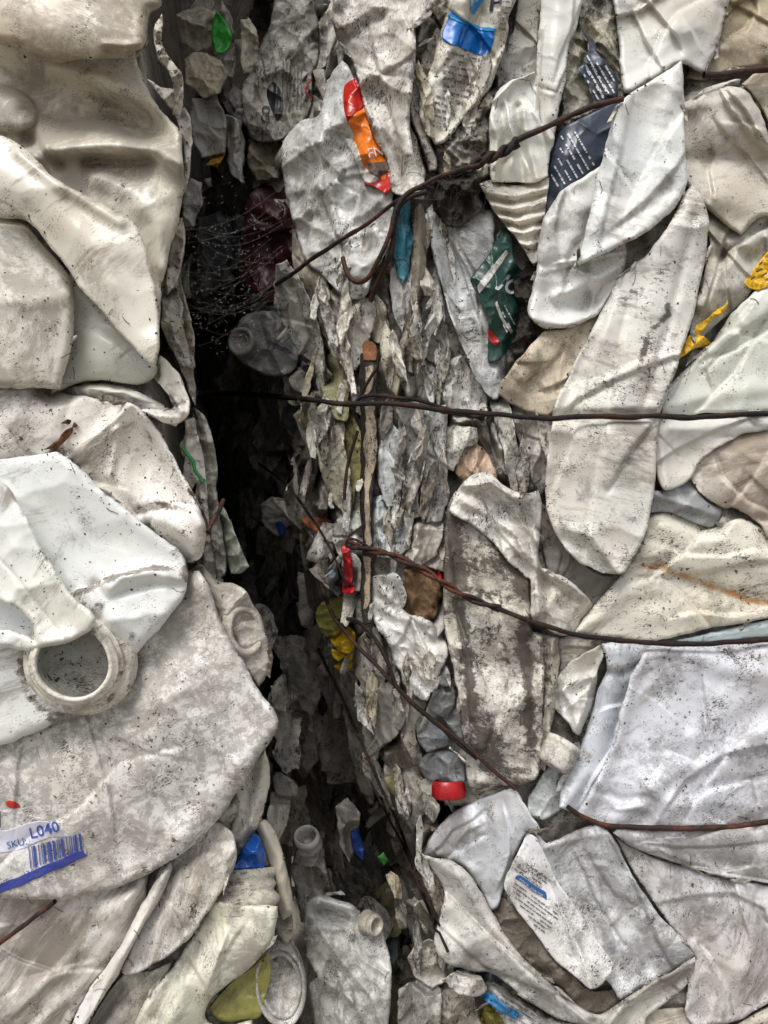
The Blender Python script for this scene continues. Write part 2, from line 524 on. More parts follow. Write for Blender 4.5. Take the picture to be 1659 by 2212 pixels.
def facets(U, V, amp, scale, seed, cdir=None, box=None):
    """crushed-sheet relief: shallow dished panels meeting in sharp, nearly straight ridges"""
    rs = np.random.RandomState(seed + 500)
    w = scale * .10
    X = U + w * fbm(U / (scale * .5), V / (scale * .5), seed + 41, 2); Y = V + w * fbm(U / (scale * .5) + 5, V / (scale * .5), seed + 43, 2)
    a = math.radians(rs.uniform(0, 180) if cdir is None else cdir + rs.uniform(-14, 14)); st = 1.7 if cdir is None else 3.2
    c, s = math.cos(a), math.sin(a)
    X, Y = (X * c + Y * s) / st, -X * s + Y * c
    bx, by = (box[:, 0] * c + box[:, 1] * s) / st, -box[:, 0] * s + box[:, 1] * c
    x0, x1, y0, y1 = bx.min(), bx.max(), by.min(), by.max()
    n = int(np.clip((x1 - x0 + scale) * (y1 - y0 + scale) / scale ** 2, 3, 90))
    best = np.full(U.shape, 1e9)
    for i in range(n):
        sx, sy = rs.uniform(x0 - scale * .4, x1 + scale * .4), rs.uniform(y0 - scale * .4, y1 + scale * .4)
        g1, g2 = rs.uniform(-1, 1, 2) * amp / scale * 1.5
        dx, dy = X - sx, Y - sy
        best = np.minimum(best, rs.uniform(-.5, .5) * amp + g1 * dx + g2 * dy + (dx * dx + dy * dy) * (3.2 * amp / scale ** 2))
    return best

def auto_lips(pts, area, seed, cdir, amount):
    """overlapping folds inside a crushed sheet: crisp one-sided lips and sharp creases running roughly along it"""
    if not amount: return []
    rs = np.random.RandomState(seed + 1234)
    c0 = pts.mean(0); q = pts - c0
    w, vec = np.linalg.eigh(q.T @ q)
    ax = vec[:, 1]; ay = vec[:, 0]
    L = np.abs(q @ ax).max(); W = np.abs(q @ ay).max()
    sz = math.sqrt(area); out = []
    for i in range(int(np.clip(amount * area / 7000, 1, 5) + rs.rand())):
        y = rs.uniform(-.75, .75) * W; x0 = rs.uniform(-1, -.1) * L; x1 = rs.uniform(.1, 1) * L; k = rs.uniform(-.5, .5) * W; sl = rs.uniform(-.5, .5) * W
        if rs.rand() < .22: x0, x1 = -.3 * L, .3 * L; sl = rs.choice([-1, 1]) * 1.2 * W
        P_ = [c0 + ax * x + ay * (y + sl * t + k * (t * t - .5)) for x, t in zip(np.linspace(x0, x1, 5), np.linspace(-1, 1, 5))]
        P_ = [(float(p[0]) + rs.uniform(-.03, .03) * sz, float(p[1]) + rs.uniform(-.03, .03) * sz) for p in P_]
        hgt = rs.choice([-1, 1]) * rs.uniform(.05, .10) * min(sz, 190) * (amount ** .5)
        out.append(('l', P_, hgt, rs.uniform(.18, .38) * min(sz, 220)))
        if rs.rand() < .5: out.append(('c', P_, -abs(hgt) * .5, 5.0))
    return out

class Piece:
    pass

SEED = [100]
PIECES = []
def piece(name, label, cat, side, off, outline, m, feats=(), roll=24, rd=None, und=(12, 130), crm=(0, 60, 3), th=14, g=None, wob=1.6,
          push=True, grow=22, corner=.35, parent=None, group=None, tilt=(0, 0), Dabs=None, mark=True, gap=2, kind=None, stains=(), rusts=(), scale=1.0, cdir=None, lips=None):
    SEED[0] += 7; seed = SEED[0]
    ol_ = parse(outline)
    if scale != 1.0: ol_ = ol_.mean(0) + (ol_ - ol_.mean(0)) * scale
    pts = smooth_outline(ol_, wob, seed, corner=corner)
    if cat not in ('jug', 'bottle', 'fold', 'jerry can', 'slat') and parent is None:
        roll, rd = min(roll, 7) * .8, min(roll * .65 if rd is None else rd, 7) * .8
    elif side == 'L' and roll < 40: roll, rd = roll * .6, (roll * .65 if rd is None else rd) * .6
    else: roll, rd, th = roll * .5, (roll * .65 if rd is None else rd) * .5, min(th, 9)
    if cat not in ('jug', 'bottle', 'fold', 'jerry can', 'slat') and parent is None: th = min(th, 6)
    if not crm[0]: crm = (6.5 if cat != 'jug' or side == 'R' else 5, 120, 3)
    a = np.abs(np.sum(pts[:, 0] * np.roll(pts[:, 1], -1) - pts[:, 1] * np.roll(pts[:, 0], -1))) / 2
    if g is None: g = 4 if a > 45000 else 2
    uv, T, be, sd = grid_in(pts, g, grow if push else 0, lambda U, V: (lat(ZB, U, V) > 0) & (lat(ZB, U + 6, V) > 0) & (lat(ZB, U - 6, V) > 0) & (lat(ZB, U, V + 6) > 0) & (lat(ZB, U, V - 6) > 0))
    cu, cv = uv.mean(0)
    # base plane fitted to the bale face under the piece
    fn = BASE[side] if side else None
    if Dabs is None:
        U, V = uv[:, 0], uv[:, 1]
        uq = np.clip(U, cu - 90, cu + 90)
        if side == 'L': uq = np.minimum(uq, lerp_tab(V, LEDGE) - 12)
        dv = fn(uq, V)
        A = np.stack([np.ones_like(U), U - cu, V - cv], 1)
        co, *_ = np.linalg.lstsq(A, dv, rcond=None)
        co[1] = np.clip(co[1], -1.2, 1.2); co[2] = np.clip(co[2], -.6, .6)
        d0 = co[0] - off * (.62 if side == 'R' else .85)
        tl = (co[1] + tilt[0], co[2] + tilt[1])
    else:
        d0 = Dabs; tl = tilt
    rr = max(roll, 1e-3); rdp = rr * .65 if rd is None else rd
    feats = list(feats) + auto_lips(pts, a, seed, cdir, lips if lips is not None else (0 if parent is not None or cat in ('label', 'flake', 'dirt', 'mud', 'foam', 'slat') else .45 if side == 'L' else 1.0))
    bu, bs_ = und
    pz = Piece()
    def height(U, V, sdv):
        h = feat(U, V, feats)
        if bu: h += .55 * bu * fbm(U / bs_ + seed, V / bs_, seed, 2)
        if crm[0]: h += facets(U, V, crm[0], crm[1], seed, cdir, pts) + .2 * facets(U, V, crm[0], crm[1] * .38, seed + 3, cdir, pts)
        if roll > 0:
            t = np.clip(sdv / rr, 0, 1)
            h -= rdp * (1 - np.sqrt(np.clip(1 - (1 - t) ** 2, 0, 1)))
        return h
    def raw(U, V, sdv):
        return d0 + tl[0] * (U - cu) + tl[1] * (V - cv) - height(U, V, sdv)
    D = raw(uv[:, 0], uv[:, 1], sd)
    pf = None
    if push:
        i0, i1 = int((uv[:, 1].min() - LV0) / LS) - 14, int((uv[:, 1].max() - LV0) / LS) + 15
        j0, j1 = int((uv[:, 0].min() - LU0) / LS) - 14, int((uv[:, 0].max() - LU0) / LS) + 15
        i0, j0 = max(i0, 0), max(j0, 0); i1, j1 = min(i1, NV), min(j1, NU)
        gu, gv = np.meshgrid(LU0 + LS * np.arange(j0, j1), LV0 + LS * np.arange(i0, i1))
        dg, *_r = segdist(gu.astype(float), gv.astype(float), pts, True)
        sg = np.where(inside(gu.astype(float), gv.astype(float), pts), dg, 0)
        Dg = raw(gu.astype(float), gv.astype(float), sg)
        zb = ZB[i0:i1, j0:j1]
        need = np.where(zb > 0, np.clip(zb + gap - Dg, 0, 400), 0)
        need = blur(dilate(need, 2), 1) if a < 20000 else blur(blur(dilate(need, 3), 2), 2)
        pf = np.zeros((NV, NU)); pf[i0:i1, j0:j1] = need
        D = D + latb(pf, uv[:, 0], uv[:, 1])
    def ev(U, V):
        U = np.asarray(U, float); V = np.asarray(V, float)
        dd, *_r = segdist(U, V, pts, True)
        s = np.where(inside(U, V, pts), dd, 0)
        r = raw(U, V, s)
        return r + latb(pf, U, V) if pf is not None else r
    if mark:
        ii = np.rint((uv[:, 1] - LV0) / LS).astype(int); jj = np.rint((uv[:, 0] - LU0) / LS).astype(int)
        k = (ii >= 0) & (ii < NV) & (jj >= 0) & (jj < NU)
        np.maximum.at(ZB, (ii[k], jj[k]), D[k] + th); np.minimum.at(ZF, (ii[k], jj[k]), D[k])
    front = P(uv[:, 0], uv[:, 1], D)
    bi = np.unique(be); mp = -np.ones(len(uv), int); mp[bi] = np.arange(len(bi)) + len(uv)
    back = P(uv[bi, 0], uv[bi, 1], D[bi] + th)
    sk = np.vstack([np.stack([be[:, 1], be[:, 0], mp[be[:, 0]]], 1), np.stack([be[:, 1], mp[be[:, 0]], mp[be[:, 1]]], 1)])
    verts = np.vstack([front, back]); faces = np.vstack([T, sk])
    o = make(name, verts, faces, m, parent)
    at = o.data.attributes.new('rim', 'FLOAT', 'POINT')
    rim = np.concatenate([np.exp(-sd / 5.0), np.ones(len(bi))]).astype(np.float32)
    if len(o.data.vertices) == len(rim): at.data.foreach_set('value', rim)
    for nm, lst in (('stain', stains), ('rust', rusts)):
        if not lst: continue
        a_ = np.zeros(len(uv))
        for (pp, w, st) in lst:
            d_, *_r = segdist(uv[:, 0], uv[:, 1], parse(pp)); a_ = np.maximum(a_, st * np.exp(-(d_ / w) ** 2))
        at = o.data.attributes.new(nm, 'FLOAT', 'POINT')
        a_ = np.concatenate([a_, a_[bi]]).astype(np.float32)
        if len(o.data.vertices) == len(a_): at.data.foreach_set('value', a_)
    if parent is None: tag(o, label, cat, group, kind)
    elif label: o['label'] = label
    PIECES.append((pts, ev, side, cat)) if mark and parent is None else None
    pz.o = o; pz.ev = ev; pz.pts = pts; pz.D = d0; pz.th = th
    return pz

def decal(pz, name, outline, m, lift=1.6, g=2, wob=.8, parent=None, label=None, und=0, roll=0):
    """a printed or glued sheet lying on a piece, following its relief"""
    SEED[0] += 3
    pts = smooth_outline(parse(outline), wob, SEED[0])
    uv, T, be, sd = grid_in(pts, g)
    D = pz.ev(uv[:, 0], uv[:, 1]) - lift
    if und: D = D - und * np.abs(fbm(uv[:, 0] / 18, uv[:, 1] / 18, SEED[0], 2)) * np.clip(sd / 4, 0, 1)
    front = P(uv[:, 0], uv[:, 1], D)
    bi = np.unique(be); mp = -np.ones(len(uv), int); mp[bi] = np.arange(len(bi)) + len(uv)
    back = P(uv[bi, 0], uv[bi, 1], D[bi] + lift + 1)
    sk = np.vstack([np.stack([be[:, 1], be[:, 0], mp[be[:, 0]]], 1), np.stack([be[:, 1], mp[be[:, 0]], mp[be[:, 1]]], 1)])
    o = make(name, np.vstack([front, back]), np.vstack([T, sk]), m, parent or pz.o)
    if label: o['label'] = label
    return o

def text_on(pz, body, u, v, size, ang, m, parent, lift=3.0, name='lettering', squash=1.0, bold=0.0, shear=0.0):
    """letters laid on the surface; size is the capital height in picture units, ang turns clockwise on the picture"""
    cu = bpy.data.curves.new('lettering', 'FONT'); cu.body = body; cu.size = 1.0; cu.offset = bold; cu.resolution_u = 3
    o = bpy.data.objects.new('lettering', cu); col.objects.link(o)
    dg = bpy.context.evaluated_depsgraph_get(); dg.update()
    me = bpy.data.meshes.new_from_object(o.evaluated_get(dg))
    co = np.array([p.co[:] for p in me.vertices]); fc = [tuple(p.vertices) for p in me.polygons]
    bpy.data.objects.remove(o); bpy.data.curves.remove(cu); bpy.data.meshes.remove(me)
    if not len(co): return
    s = size / .69
    x = co[:, 0] * s * squash + shear * co[:, 1] * s; y = -co[:, 1] * s
    a = math.radians(ang)
    uu = u + x * math.cos(a) - y * math.sin(a); vv = v + x * math.sin(a) + y * math.cos(a)
    return make(name, P(uu, vv, pz.ev(uu, vv) - lift), fc, m, parent, smooth=False)

def strokes_on(pz, quads, m, parent, lift=3.0, name='print'):
    """small printed rectangles: (u, v, length, height, angle)"""
    V_, F_ = [], []
    for (u, v, L, h, ang) in quads:
        a = math.radians(ang); n = max(1, int(L / 10))
        b0 = len(V_)
        for i in range(n + 1):
            for y in (-h / 2, h / 2):
                x = L * i / n
                V_.append((u + x * math.cos(a) - y * math.sin(a), v + x * math.sin(a) + y * math.cos(a)))
        for i in range(n):
            q = b0 + 2 * i
            F_.append((q, q + 1, q + 3, q + 2))
    if not V_: return
    q = np.array(V_)
    return make(name, P(q[:, 0], q[:, 1], pz.ev(q[:, 0], q[:, 1]) - lift), F_, m, parent, smooth=False)

def text_rows(poly, u, v, ang, rows, lead, length, hgt, seed, keep=.85):
    """rows of unreadable small print as broken dashes inside a polygon"""
    rs = random.Random(seed); out = []; a = math.radians(ang); poly = parse(poly)
    for r in range(rows):
        bu = u - r * lead * math.sin(a); bv = v + r * lead * math.cos(a); x = 0
        while x < length:
            w = rs.uniform(5, 16)
            if rs.random() < keep:
                q = (bu + x * math.cos(a), bv + x * math.sin(a)); q2 = (bu + (x + w) * math.cos(a), bv + (x + w) * math.sin(a))
                if inside(np.array([q[0], q2[0]]), np.array([q[1], q2[1]]), poly).all():
                    out.append((q[0], q[1], w - 2.2, hgt * rs.uniform(.75, 1.1), ang))
            x += w
    return out

def axes_from(dirv):
    d = Vector(dirv).normalized()
    a = d.orthogonal().normalized(); b = d.cross(a)
    return np.array(a), np.array(b), np.array(d)

def camv(x, y, z):
    """camera-space direction (right, towards camera, up) -> world"""
    return x * RIGHT - y * FWD + z * UP

def lathe(name, u, v, D, axis, prof, m, parent=None, seg=44, squash=1.0, sang=0.0, jit=0.0, seed=1, rib=None):
    """profile (radius, height along axis) in picture units; axis in (right, towards camera, up)"""
    c = P(u, v, D); s = K * D / F
    ax = camv(*axis); ax /= np.linalg.norm(ax)
    ref = UP - ax * np.dot(UP, ax); ref /= np.linalg.norm(ref); b = np.cross(ax, ref)
    th = np.linspace(0, 2 * math.pi, seg, endpoint=False)
    rs = np.random.RandomState(seed); ph = rs.rand(4) * 6.28
    lump = 1 + jit * (np.sin(2 * th + ph[0]) * .5 + np.sin(3 * th + ph[1]) * .35 + np.sin(5 * th + ph[2]) * .2)
    ca, sa = math.cos(math.radians(sang)), math.sin(math.radians(sang))
    x, y = np.cos(th), np.sin(th) * squash
    ex, ey = x * ca - y * sa, x * sa + y * ca
    V_ = []
    for i, (r, h) in enumerate(prof):
        rr = r * lump
        if rib and rib[0] <= i < rib[1]: rr = rr + rib[2] * (np.arange(seg) % 2)
        V_.append(c + s * (rr[:, None] * (ex[:, None] * b + ey[:, None] * ref) + h * ax))
    n = len(prof)
    verts = np.vstack(V_)
    Fq = []
    for i in range(n - 1):
        for j in range(seg):
            k = (j + 1) % seg
            Fq.append((i * seg + j, i * seg + k, (i + 1) * seg + k, (i + 1) * seg + j))
    return make(name, verts, np.array(Fq), m, parent)

def tube_verts(pts, r, seg=8, cap=True):
    pts = np.asarray(pts, float); n = len(pts)
    r = np.broadcast_to(np.asarray(r, float), (n,))
    t = np.gradient(pts, axis=0); t /= np.linalg.norm(t, axis=1)[:, None] + 1e-12
    ref = np.array([0.31, -.2, .93]); V_ = []
    a = np.cross(t[0], ref); a /= np.linalg.norm(a)
    th = np.linspace(0, 2 * math.pi, seg, endpoint=False)
    for i in range(n):
        a = a - t[i] * np.dot(a, t[i]); a /= np.linalg.norm(a) + 1e-12
        b = np.cross(t[i], a)
        V_.append(pts[i] + r[i] * (np.cos(th)[:, None] * a + np.sin(th)[:, None] * b))
    Fq = []
    for i in range(n - 1):
        for j in range(seg):
            k = (j + 1) % seg
            Fq.append((i * seg + j, i * seg + k, (i + 1) * seg + k, (i + 1) * seg + j))
    return np.vstack(V_), np.array(Fq)

def cr_path(pts, step=6.0):
    pts = np.asarray(pts, float); out = []
    q = np.vstack([2 * pts[0] - pts[1], pts, 2 * pts[-1] - pts[-2]])
    for i in range(1, len(q) - 2):
        p0, p1, p2, p3 = q[i - 1], q[i], q[i + 1], q[i + 2]
        k = max(2, int(np.linalg.norm((p2 - p1)[:2]) / step))
        for t in np.arange(k) / k:
            out.append(.5 * ((2 * p1) + (-p0 + p2) * t + (2*p0 - 5*p1 + 4*p2 - p3) * t**2 + (-p0 + 3*p1 - 3*p2 + p3) * t**3))
    out.append(q[-2])
    return np.array(out)

def drape(path, r, lift=0.0, taut=True):
    """depth for a wire lying over what is already there: the nearest front under it, pulled taut"""
    p = cr_path(parse(path)); n = len(p)
    D = np.full(n, 1e9)
    for du in (-8, -4, 0, 4, 8):
        for dv in (-8, -4, 0, 4, 8):
            D = np.minimum(D, lat(ZF, p[:, 0] + du, p[:, 1] + dv))
    bad = D > 1e8
    if bad.any(): D[bad] = np.minimum(D_right(p[bad, 0], p[bad, 1]), 2600)
    D = D - r - 2 - lift
    if taut:
        s = np.concatenate([[0], np.cumsum(np.hypot(*(p[1:] - p[:-1]).T))])
        hull = [0]                                 # lower hull: nearest to the camera
        for i in range(1, n):
            while len(hull) > 1:
                a, b = hull[-2], hull[-1]
                if (D[b] - D[a]) * (s[i] - s[a]) >= (D[i] - D[a]) * (s[b] - s[a]): hull.pop()
                else: break
            hull.append(i)
        Dh = np.interp(s, s[hull], D[hull])
        D = np.maximum(Dh, D - 70)
        k = np.ones(9) / 9
        D = np.convolve(np.pad(D, 4, mode='edge'), k, 'valid')
    return p, D

def wire(name, label, path, r, m, lift=0.0, twist=None, parent=None, group=None, jitter=3.0, seed=0, cat='wire'):
    r = r * .88
    p, D = drape(path, r * (2 if twist else 1), lift)
    rs = np.random.RandomState(seed + 5)
    w = P(p[:, 0], p[:, 1], D)
    t = np.gradient(w, axis=0); t /= np.linalg.norm(t, axis=1)[:, None]
    nrm = np.cross(t, FWD); nrm /= np.linalg.norm(nrm, axis=1)[:, None]
    x = np.arange(len(p)) * .22
    w = w + nrm * (K * jitter * fbm(x / 4, x * 0, seed + 3, 3))[:, None]
    sc_ = (K * D / F)
    if twist:
        s = np.concatenate([[0], np.cumsum(np.hypot(*(p[1:] - p[:-1]).T))]); bn = np.cross(nrm, t)
        objs = []
        for ph in (0, math.pi):
            a = s / twist * 2 * math.pi + ph
            q = w + (sc_ * r * .95)[:, None] * (np.cos(a)[:, None] * nrm + np.sin(a)[:, None] * bn)
            vv, ff = tube_verts(q, sc_ * r); objs.append((vv, ff))
        v = np.vstack([objs[0][0], objs[1][0]]); f = np.vstack([objs[0][1], objs[1][1] + len(objs[0][0])])
    else:
        rr = sc_ * r * (1 + .10 * fbm(x, x * 0 + 2, seed + 8, 2))
        v, f = tube_verts(w, rr)
    o = make(name, v, f, m, parent)
    if parent is None: tag(o, label, cat, group)
    return o
# ------------------------------------------------------------------ left bale, front to back
WHITE = dict(base='#e9e7e1')
ink_blue = plain('blue_ink', '#3a4f9e', .5)
ink_dark = plain('dark_ink', '#2b2c38', .5)
ink_grey = plain('grey_ink', '#6c6864', .6)
ink_white = plain('white_ink', '#c9cdd2', .5)

# jug with the carrying handle and the open neck
jug = piece('plastic_jug', 'smooth milky jug with a wide open threaded neck and flat handle', 'jug', 'L', 70,
    '-75,1000 60,985 118,974 145,990 200,1040 280,1105 330,1150 380,1185 400,1213 407,1245 397,1290 375,1320 330,1372 270,1440 230,1482 150,1540 60,1590 -75,1632',
    mat('#e2e3df', '#5a4a3a', .42, .16, .25, .45, ang=20, rough=.3, sss=.3, crinkle=.05, tint='#d6d6cc'),
    lips=0, feats=[('l', '150,1282 205,1268 260,1242 320,1228 404,1232', 26, 60), ('r', '240,1270 260,1248 330,1238 400,1252', 16, 16),
     ('r', '0,1000 100,1085 230,1175 380,1205', -16, 60), ('b', 180, 1110, 150, 60, 35, 14), ('r', '250,1285 330,1262 395,1262', -9, 9),
     ('b', 160, 1450, 150, 120, -25, 30), ('b', 170, 1430, 84, 80, 0, -92), ('r', '205,1265 235,1300 215,1345', -14, 14)], roll=34, und=(7, 190), th=26,
    stains=[('160,1285 205,1262 260,1240 330,1225 402,1228', 12, 1.0), ('170,1300 190,1330 215,1310', 22, .8), ('205,1350 260,1385 285,1430', 16, .7), ('45,1430 60,1500 110,1550', 20, .9), ('380,1200 404,1245', 20, .8), ('60,1480 80,1530 150,1550 230,1510 280,1440 285,1370', 13, .95)])
handle = piece('handle', None, None, 'L', 150,
    '-75,1015 10,1045 42,1085 70,1140 100,1200 140,1262 172,1302 200,1325 206,1340 190,1366 140,1390 78,1402 50,1404 -75,1380 -75,1362 20,1362 60,1372 78,1385 68,1350 40,1318 10,1300 -75,1262',
    mat('#e6e7e1', '#6a5a48', .3, .05, .1, .45, ang=55, rough=.28, sss=.3, crinkle=.04),
    [('c', '-20,1190 20,1230 60,1280 100,1330 145,1388', -7, 3.0), ('r', '60,1100 130,1230 195,1330', 8, 30), ('r', '150,1380 90,1385 70,1340 20,1310', 12, 16)],
    roll=22, rd=20, und=(4, 120), parent=jug.o, th=16, push=False)
neckm = mat('#dfdace', '#5e482f', .6, .5, .5, .5, ang=25, rough=.42, sss=.1, crinkle=.1, patch=.55)
NP = [(124, -22), (120, -8), (114, 0), (110, 6), (105, 7), (101, 10), (99, 18), (102, 21), (101, 25), (94, 28), (92, 36), (95, 39), (93, 43), (87, 45), (85, 54), (82, 57), (78, 57), (75.5, 54), (75, 46)]
lathe('neck', 170, 1428, 1293, (.10, 1, .10), [(r_, h_ * .72) for r_, h_ in NP], neckm, jug.o, seg=72, squash=.92, sang=25, jit=.03, seed=4)
lathe('neck_bore', 170, 1428, 1293, (.10, 1, .10), [(76, 37), (75, 28), (75, 8), (74, -18), (60, -24), (30, -27), (.5, -27)], mat('#9b998f', '#2a2420', .45, .2, .1, .7, rough=.5, sss=0, crinkle=.03, patch=0), jug.o, seg=64, squash=.92, sang=25, jit=.03, seed=4)

# upper jug bulging down from the top of the bale
piece('plastic_jug', 'beige jug bulging down over the cloth-like folded sheet', 'jug', 'L', 150,
    '-75,-75 335,-75 347,10 322,32 314,92 285,120 230,128 170,130 120,136 60,118 20,100 -75,92',
    mat('#c6bba6', '#4a3a2c', .7, .3, .4, .5, ang=-20, rough=.33, sss=.2, crinkle=.06, tint='#a68d6c'),
    [('b', 150, 60, 170, 50, 8, 26), ('r', '225,95 265,98 305,96', 7, 8), ('r', '230,108 300,118', -8, 8), ('b', 240, -10, 60, 60, 0, 10)], roll=52, rd=60, und=(9, 150), th=30, lips=0, crm=(3, 150, 3))
# long diagonal roll
piece('plastic_sheet', 'thick pale diagonal roll of folded plastic tapering to a blunt tip', 'sheet', 'L', 135,
    '-75,285 10,296 50,318 85,352 130,390 200,428 262,462 295,492 312,530 324,570 338,650 343,720 344,775 336,794 318,780 290,752 250,706 205,655 175,622 150,585 120,545 70,487 30,452 -75,392',
    mat('#dad5c7', '#6b5a48', .5, .15, .45, .5, ang=38, rough=.3, sss=.25, crinkle=.05, tint='#c2b39a'),
    [('r', '-60,335 100,430 220,560 330,760', 26, 58), ('r', '150,430 240,520 318,700', -8, 26), ('b', 255, 530, 60, 30, 40, 12), ('r', '40,330 120,395 260,480', 10, 14)], roll=44, rd=48, und=(6, 120), th=24, lips=0, crm=(3, 150, 3))
piece('plastic_jug', 'soft draped cream sheet with deep folds beside the gap', 'jug', 'L', 60,
    '-75,60 120,100 286,116 300,150 318,190 346,236 383,274 396,320 401,396 394,440 385,476 366,545 350,620 346,700 300,700 100,500 -75,420',
    mat('#d6d0c0', '#54463a', .55, .18, .4, .5, ang=30, rough=.28, sss=.25, crinkle=.06, tint='#b3a283'),
    [('k', 0, 232, 84, 52, 18, 40), ('r', '-60,120 60,170 200,215 300,262', -34, 34), ('r', '120,150 215,165 320,215 385,285', 14, 30), ('r', '70,235 150,255 240,240 330,275', -26, 26),
     ('r', '85,330 160,318 240,312 330,322 392,352', 44, 26), ('r', '190,352 260,350 330,348', -24, 16), ('r', '210,380 290,420 335,480 350,570', 16, 26), ('b', 365, 400, 40, 100, 0, 18), ('r', '60,300 90,330 130,352', -24, 14)],
    roll=20, rd=16, und=(9, 110), th=22, lips=0, crm=(3, 150, 3))
piece('plastic_jug', 'pale greenish rounded jug side below the diagonal roll', 'jug', 'L', 80,
    '-75,370 50,478 110,545 146,590 160,640 161,690 155,740 140,800 130,840 60,838 -75,842',
    mat('#d8d4c6', '#5a4a38', .3, .08, .25, .45, ang=25, rough=.34, sss=.25, crinkle=.05, tint='#bfb69c'),
    [('b', 40, 660, 120, 150, 0, 26), ('r', '-60,640 60,655 150,640', 6, 20)], roll=40, rd=40, und=(6, 160), th=24, lips=0, crm=(3, 160, 3))
piece('plastic_jug', 'rounded grey-green jug corner tucked under the roll', 'jug', 'L', 20,
    '150,590 250,690 320,770 341,792 336,812 318,826 290,832 220,822 180,824 140,838 110,850 120,760',
    mat('#cdcdc4', '#54463a', .3, .05, .2, .3, ang=35, rough=.3, sss=.25, crinkle=.05), [('b', 250, 770, 90, 50, 20, 30), ('r', '150,700 240,740 330,800', 10, 20)], roll=34, rd=36, und=(6, 130), th=22, lips=0, crm=(3, 160, 3))

# white jug with the ribbon-like rim
hnd = piece('plastic_ribbon', 'white plastic strip curling into a loop beside the gap', 'strip', 'L', 78,
    '322,806 338,790 345,768 358,776 388,808 402,842 411,866 411,884 404,902 388,914 368,917 346,910 322,896 300,886 330,884 362,884 376,876 372,862 352,838 336,822',
    mat('#e9e4da', '#4a3c30', .25, .1, .3, .45, ang=45, rough=.34, crinkle=.08),
    [('r', '340,790 372,850 392,888', 12, 10), ('r', '300,888 340,898 385,902', 10, 9), ('c', '348,778 372,820 404,868', -9, 5), ('c', '376,878 398,872', -8, 5)], roll=12, rd=12, und=(4, 50), crm=(4, 40, 2), th=10)
w1p = piece('plastic_jug', 'spattered white jug wall with a creased hollow triangular panel', 'jug', 'L', 40,
    '-75,836 80,838 130,846 200,858 272,870 294,878 318,902 350,944 378,990 402,1036 426,1090 443,1128 446,1160 442,1190 430,1208 408,1216 300,1182 120,1120 -75,1080',
    mat('#ebe6de', '#4d3c2c', .3, .3, .25, .62, ang=30, rough=.36, sss=.2, crinkle=.06, tint='#d8cdb8'),
    [('l', '283,872 245,905 195,948 145,992', -16, 60), ('c', '283,872 245,905 195,948 145,992', 16, 8), ('b', 318, 1000, 55, 90, -25, -34), ('r', '290,876 345,940 395,1035 438,1130', 24, 18),
     ('k', 385, 1150, 62, 62, 10, 44), ('r', '255,930 245,990 235,1030', 9, 10), ('r', '300,1105 345,1098 390,1104', -14, 9), ('b', 60, 900, 160, 60, 0, 12)], roll=12, rd=10, und=(7, 120), th=20, stains=[('110,980 140,940 160,925', 9, 1.1), ('285,885 310,905 330,960', 16, .7), ('300,1100 330,1085 400,1100', 14, .9), ('320,1060 300,1110', 26, .7), ('260,1020 290,960', 30, .5)])
piece('plastic_ribbon', 'white curved plastic rim under the jug corner', 'strip', 'L', 14,
    '118,850 150,836 205,826 250,832 300,846 350,872 390,900 380,922 340,905 300,884 230,866 160,856',
    mat('#e6e3da', '#4a3c30', .2, .1, .25, .4, ang=10, crinkle=.06), [('r', '130,846 205,838 300,858 380,905', 12, 12)], roll=10, rd=12, und=(3, 60), th=10)

# dirty speckled jug with the label
big = piece('plastic_jug', 'large soiled mottled jug carrying a blue and white printed label', 'jug', 'L', 45,
    '-75,1560 60,1500 250,1430 330,1345 400,1240 432,1232 452,1266 472,1330 508,1398 560,1488 597,1540 603,1556 588,1592 556,1640 520,1702 462,1778 402,1838 335,1878 292,1903 200,1930 110,1944 10,1940 -75,1938',
    mat('#e4e1da', '#5d5146', .5, .72, .3, .55, ang=25, rough=.5, sss=.05, crinkle=.1, tint='#cbc3b4'),
    [('r', '600,1556 520,1650 400,1800 300,1895', 14, 30), ('b', 300, 1650, 200, 130, -20, 26), ('r', '-60,1620 150,1580 300,1480 400,1330', -20, 50), ('r', '440,1260 500,1410 580,1540', 12, 26),
     ('r', '300,1900 330,1860 345,1810', -10, 14), ('b', 430, 1480, 90, 70, 40, 10)], roll=26, rd=26, und=(8, 140), th=26)
LAB = '-75,1748 20,1752 84,1768 130,1788 166,1812 184,1832 185,1848 120,1880 60,1905 0,1930 -75,1962'
lab = decal(big, 'label', LAB, mat('#e2deda', '#6d6560', .4, .6, .5, .6, ang=20, rough=.42, sss=0, crinkle=.05, tint='#cbc7c0'), 2.0)
blm = mat('#39459a', '#6d6560', .3, .3, .3, .3, ang=20, rough=.4, sss=0, crinkle=.03, tint='#4a5296')
decal(big, 'label_band', '-75,1940 0,1909 60,1886 120,1860 178,1836 186,1848 120,1880 60,1905 0,1930 -75,1962', blm, 3.2, parent=lab)
decal(big, 'label_panel', '-75,1790 10,1795 60,1778 110,1778 150,1806 100,1812 40,1836 -75,1860', mat('#ccccd6', '#6d6560', .3, .3, .2, .3, rough=.42, sss=0, tint='#c4c4cc'), 2.8, parent=lab)
text_on(big, 'SKU:', 16, 1834, 15, -14, ink_blue, lab, lift=5)
text_on(big, 'L040', 66, 1812, 23, -15, ink_blue, lab, lift=5, bold=.012)
rs = random.Random(3); bars = []; x = 0.0
while x < 112:
    w = rs.choice([2.0, 2.0, 3.4, 5.2])
    bu, bv = 62 + x, 1830 - x * .265
    bars.append((bu, bv, max(20, 47 - .10 * x), w, 84)); x += w + rs.choice([2.0, 2.6, 4.4])
